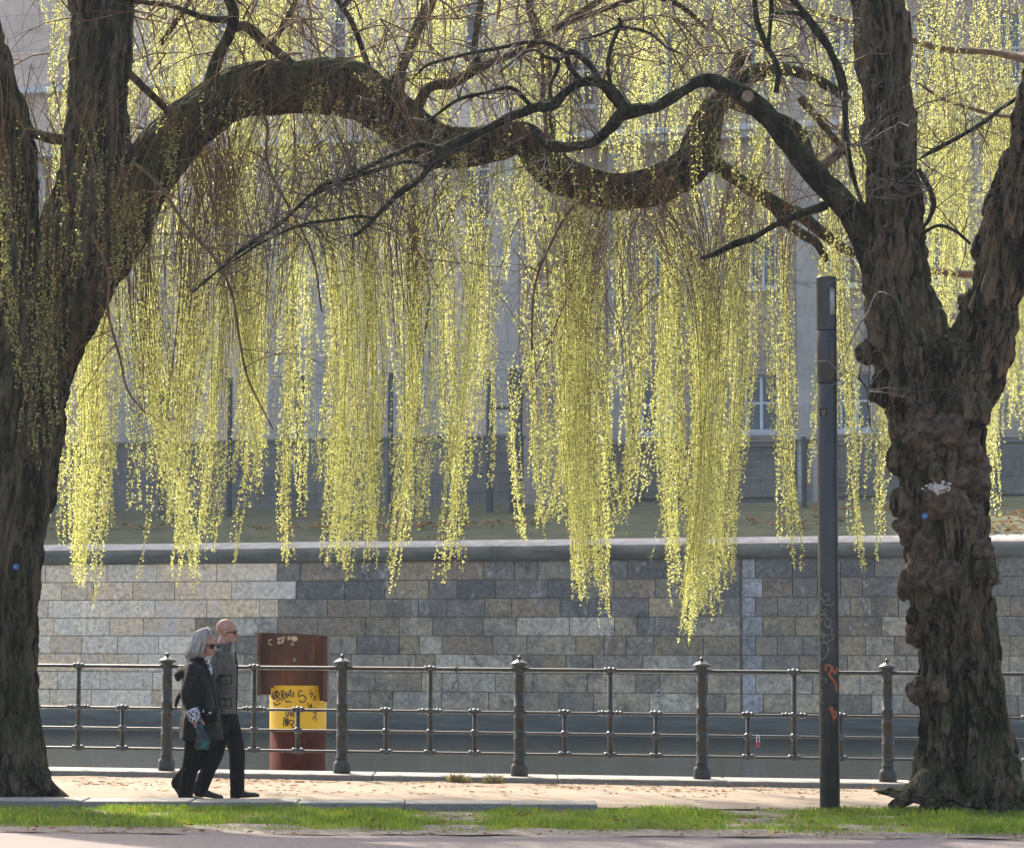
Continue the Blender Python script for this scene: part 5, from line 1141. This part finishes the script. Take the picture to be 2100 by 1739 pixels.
# hair: a full mass falling straight to the shoulders, then loose strands over it
HS = [(-.052, 1.385, .060, .080), (-.046, 1.41, .074, .092), (-.030, 1.46, .082, .098), (-.004, 1.52, .086, .096), (.026, 1.575, .092, .090), (.046, 1.62, .092, .082), (.062, 1.655, .074, .064), (.07, 1.676, .045, .04), (.074, 1.684, .015, .014)]
b = MB(); loft(b, [(x, 0, z, a_, c_) for x, z, a_, c_ in HS], 26, wob=.10, seed=3)
b.tube([(.075, -.03, 1.672), (.118, -.062, 1.648), (.128, -.088, 1.60), (.11, -.10, 1.555)], [.016, .018, .014, .005], 8)
b.tube([(.085, .0, 1.678), (.135, -.02, 1.655), (.158, -.04, 1.62), (.156, -.055, 1.595)], [.016, .017, .013, .004], 8)
b.tube([(.085, .02, 1.674), (.135, .02, 1.645), (.15, .02, 1.60)], [.018, .018, .006], 8)
b.tube([(.06, -.075, 1.60), (.072, -.098, 1.54), (.055, -.105, 1.47), (.03, -.10, 1.42)], [.022, .02, .018, .006], 8)
hr = remesh(b, 'hair', M['hair'], wom, .007, 1)
b = MB(); rnd = random.Random(4); zs_ = [h[1] for h in HS]
for _ in range(260):
    th = rnd.uniform(.35*math.pi, 1.75*math.pi); zb0 = 1.36+rnd.uniform(0, .07); zt0 = rnd.uniform(1.56, 1.68); q = []
    sw = rnd.gauss(0, .10); of = rnd.uniform(1.0, 1.07)
    for i in range(9):
        z = zt0+(zb0-zt0)*i/8; x0 = np.interp(z, zs_, [h[0] for h in HS]); a_ = np.interp(z, zs_, [h[2] for h in HS]); c_ = np.interp(z, zs_, [h[3] for h in HS])
        t2 = th+sw*i/8; fl = 1+.05*max(0, i-5)*rnd.uniform(.2, 1); q.append((x0+a_*of*fl*math.cos(t2), c_*of*fl*math.sin(t2), z))
    b.tube(q, [.0015]+[.0034]*6+[.002, .0006], 4, cap=False)
for k in range(16):
    y0 = -.07+.11*k/15; b.tube([(.07, y0*.5, 1.678), (.115+.02*rnd.random(), y0*.9, 1.658), (.14-.3*abs(y0+.02), y0*1.05-.012, 1.62), (.145-.35*abs(y0+.02), y0*1.1-.02, 1.585+.02*rnd.random())], [.002, .0035, .003, .001], 4, cap=False)
o = b.build('loose_strands', M['hairstrand'], None); o.parent = hr
sunglasses(Rot(piv, -36, 11), False, M['darkglass'], wom, ow)
b = MB(); b.ball((.091*.95, 0, .0545*.95), (.012, .019, .009), 10, 8); Rot(piv, -36, 11)(b); o = b.build('lips', M['lip'], wom) if False else None
b2 = b; o = b2.build('lips', M['lip'], None); o.parent = wom
b = MB(); caps(b, [(.055, -.055, 1.375), (.085, -.01, 1.355), (.055, .05, 1.375)], [.03, .032, .03]); caps(b, [(.085, -.02, 1.35), (.115, -.045, 1.29), (.13, -.05, 1.22)], [.026, .022, .012]); remesh(b, 'neck_scarf', M['cuff'], wom, .008, 2)
b = MB(); caps(b, [(-.04, -.06, 1.375), (.03, -.085, 1.37), (.06, -.04, 1.36)], [.03, .03, .022]); caps(b, [(-.04, .06, 1.375), (.03, .085, 1.37), (.06, .04, 1.36)], [.03, .03, .022]); o = remesh(b, 'coat_collar', M['trouser'], None, .008, 2); o.parent = coat
# things she carries
bag = thing('handbag', 'small black shoulder bag hanging at the hip of the woman', 'handbag', ow+Vector((.14, -.2, .85)))
b = MB(); b.box((.065, -.262, .775), (.205, -.205, .895)); shift(b, ow); o = b.build('bag_body', M['trouser'], bag, smooth=False); bevel(o, .02, 3)
b = MB(); b.box((.06, -.27, .855), (.21, -.2635, .9)); shift(b, ow); o = b.build('bag_flap', M['leather'], bag, smooth=False); bevel(o, .003)
b = MB(); b.tube([(.07, -.225, .89), (.03, -.23, 1.05), (-.02, -.17, 1.27), (-.02, -.06, 1.40)], .007, 6); b.tube([(.20, -.225, .89), (.17, -.16, 1.05), (.10, -.12, 1.25), (.0, -.05, 1.4)], .007, 6); shift(b, ow); b.build('strap', M['trouser'], bag)
b = MB(); b.box((.13, -.275, .862), (.155, -.2705, .872)); b.box((.075, -.275, .87), (.082, -.2705, .895)); shift(b, ow); b.build('clasp', M['white'], bag, smooth=False)
b = MB(); rnd = random.Random(2)
loft(b, [(.062, -.262, .515, .055, .012), (.065, -.262, .54, .068, .02), (.072, -.264, .60, .066, .028), (.068, -.262, .66, .052, .026), (.05, -.258, .72, .034, .022), (.035, -.252, .765, .018, .016), (.032, -.25, .79, .018, .014)], 20, wob=.35, seed=9)
b.v = [a+np.array(ow) for a in b.v]; sc_ = tag(b.build('scarf', M['scarfcloth']), 'dark teal printed scarf dangling from the hand of the woman', 'scarf')

# ------------------------------------------------------------------ air
b = MB(); b.box((-78, -62, -4), (78, 165, 48)); m_ = bpy.data.materials.new('haze'); m_.use_nodes = True; nt = m_.node_tree; nt.nodes.clear()
pv = nt.nodes.new('ShaderNodeVolumePrincipled'); pv.inputs['Color'].default_value = (.80, .88, 1, 1); pv.inputs['Density'].default_value = .0003; pv.inputs['Anisotropy'].default_value = .25
ot = nt.nodes.new('ShaderNodeOutputMaterial'); nt.links.new(pv.outputs[0], ot.inputs['Volume'])
o = b.build('haze', m_, smooth=False); o['kind'] = 'stuff'; o['label'] = 'thin bluish spring haze over the canal'; o['category'] = 'haze'
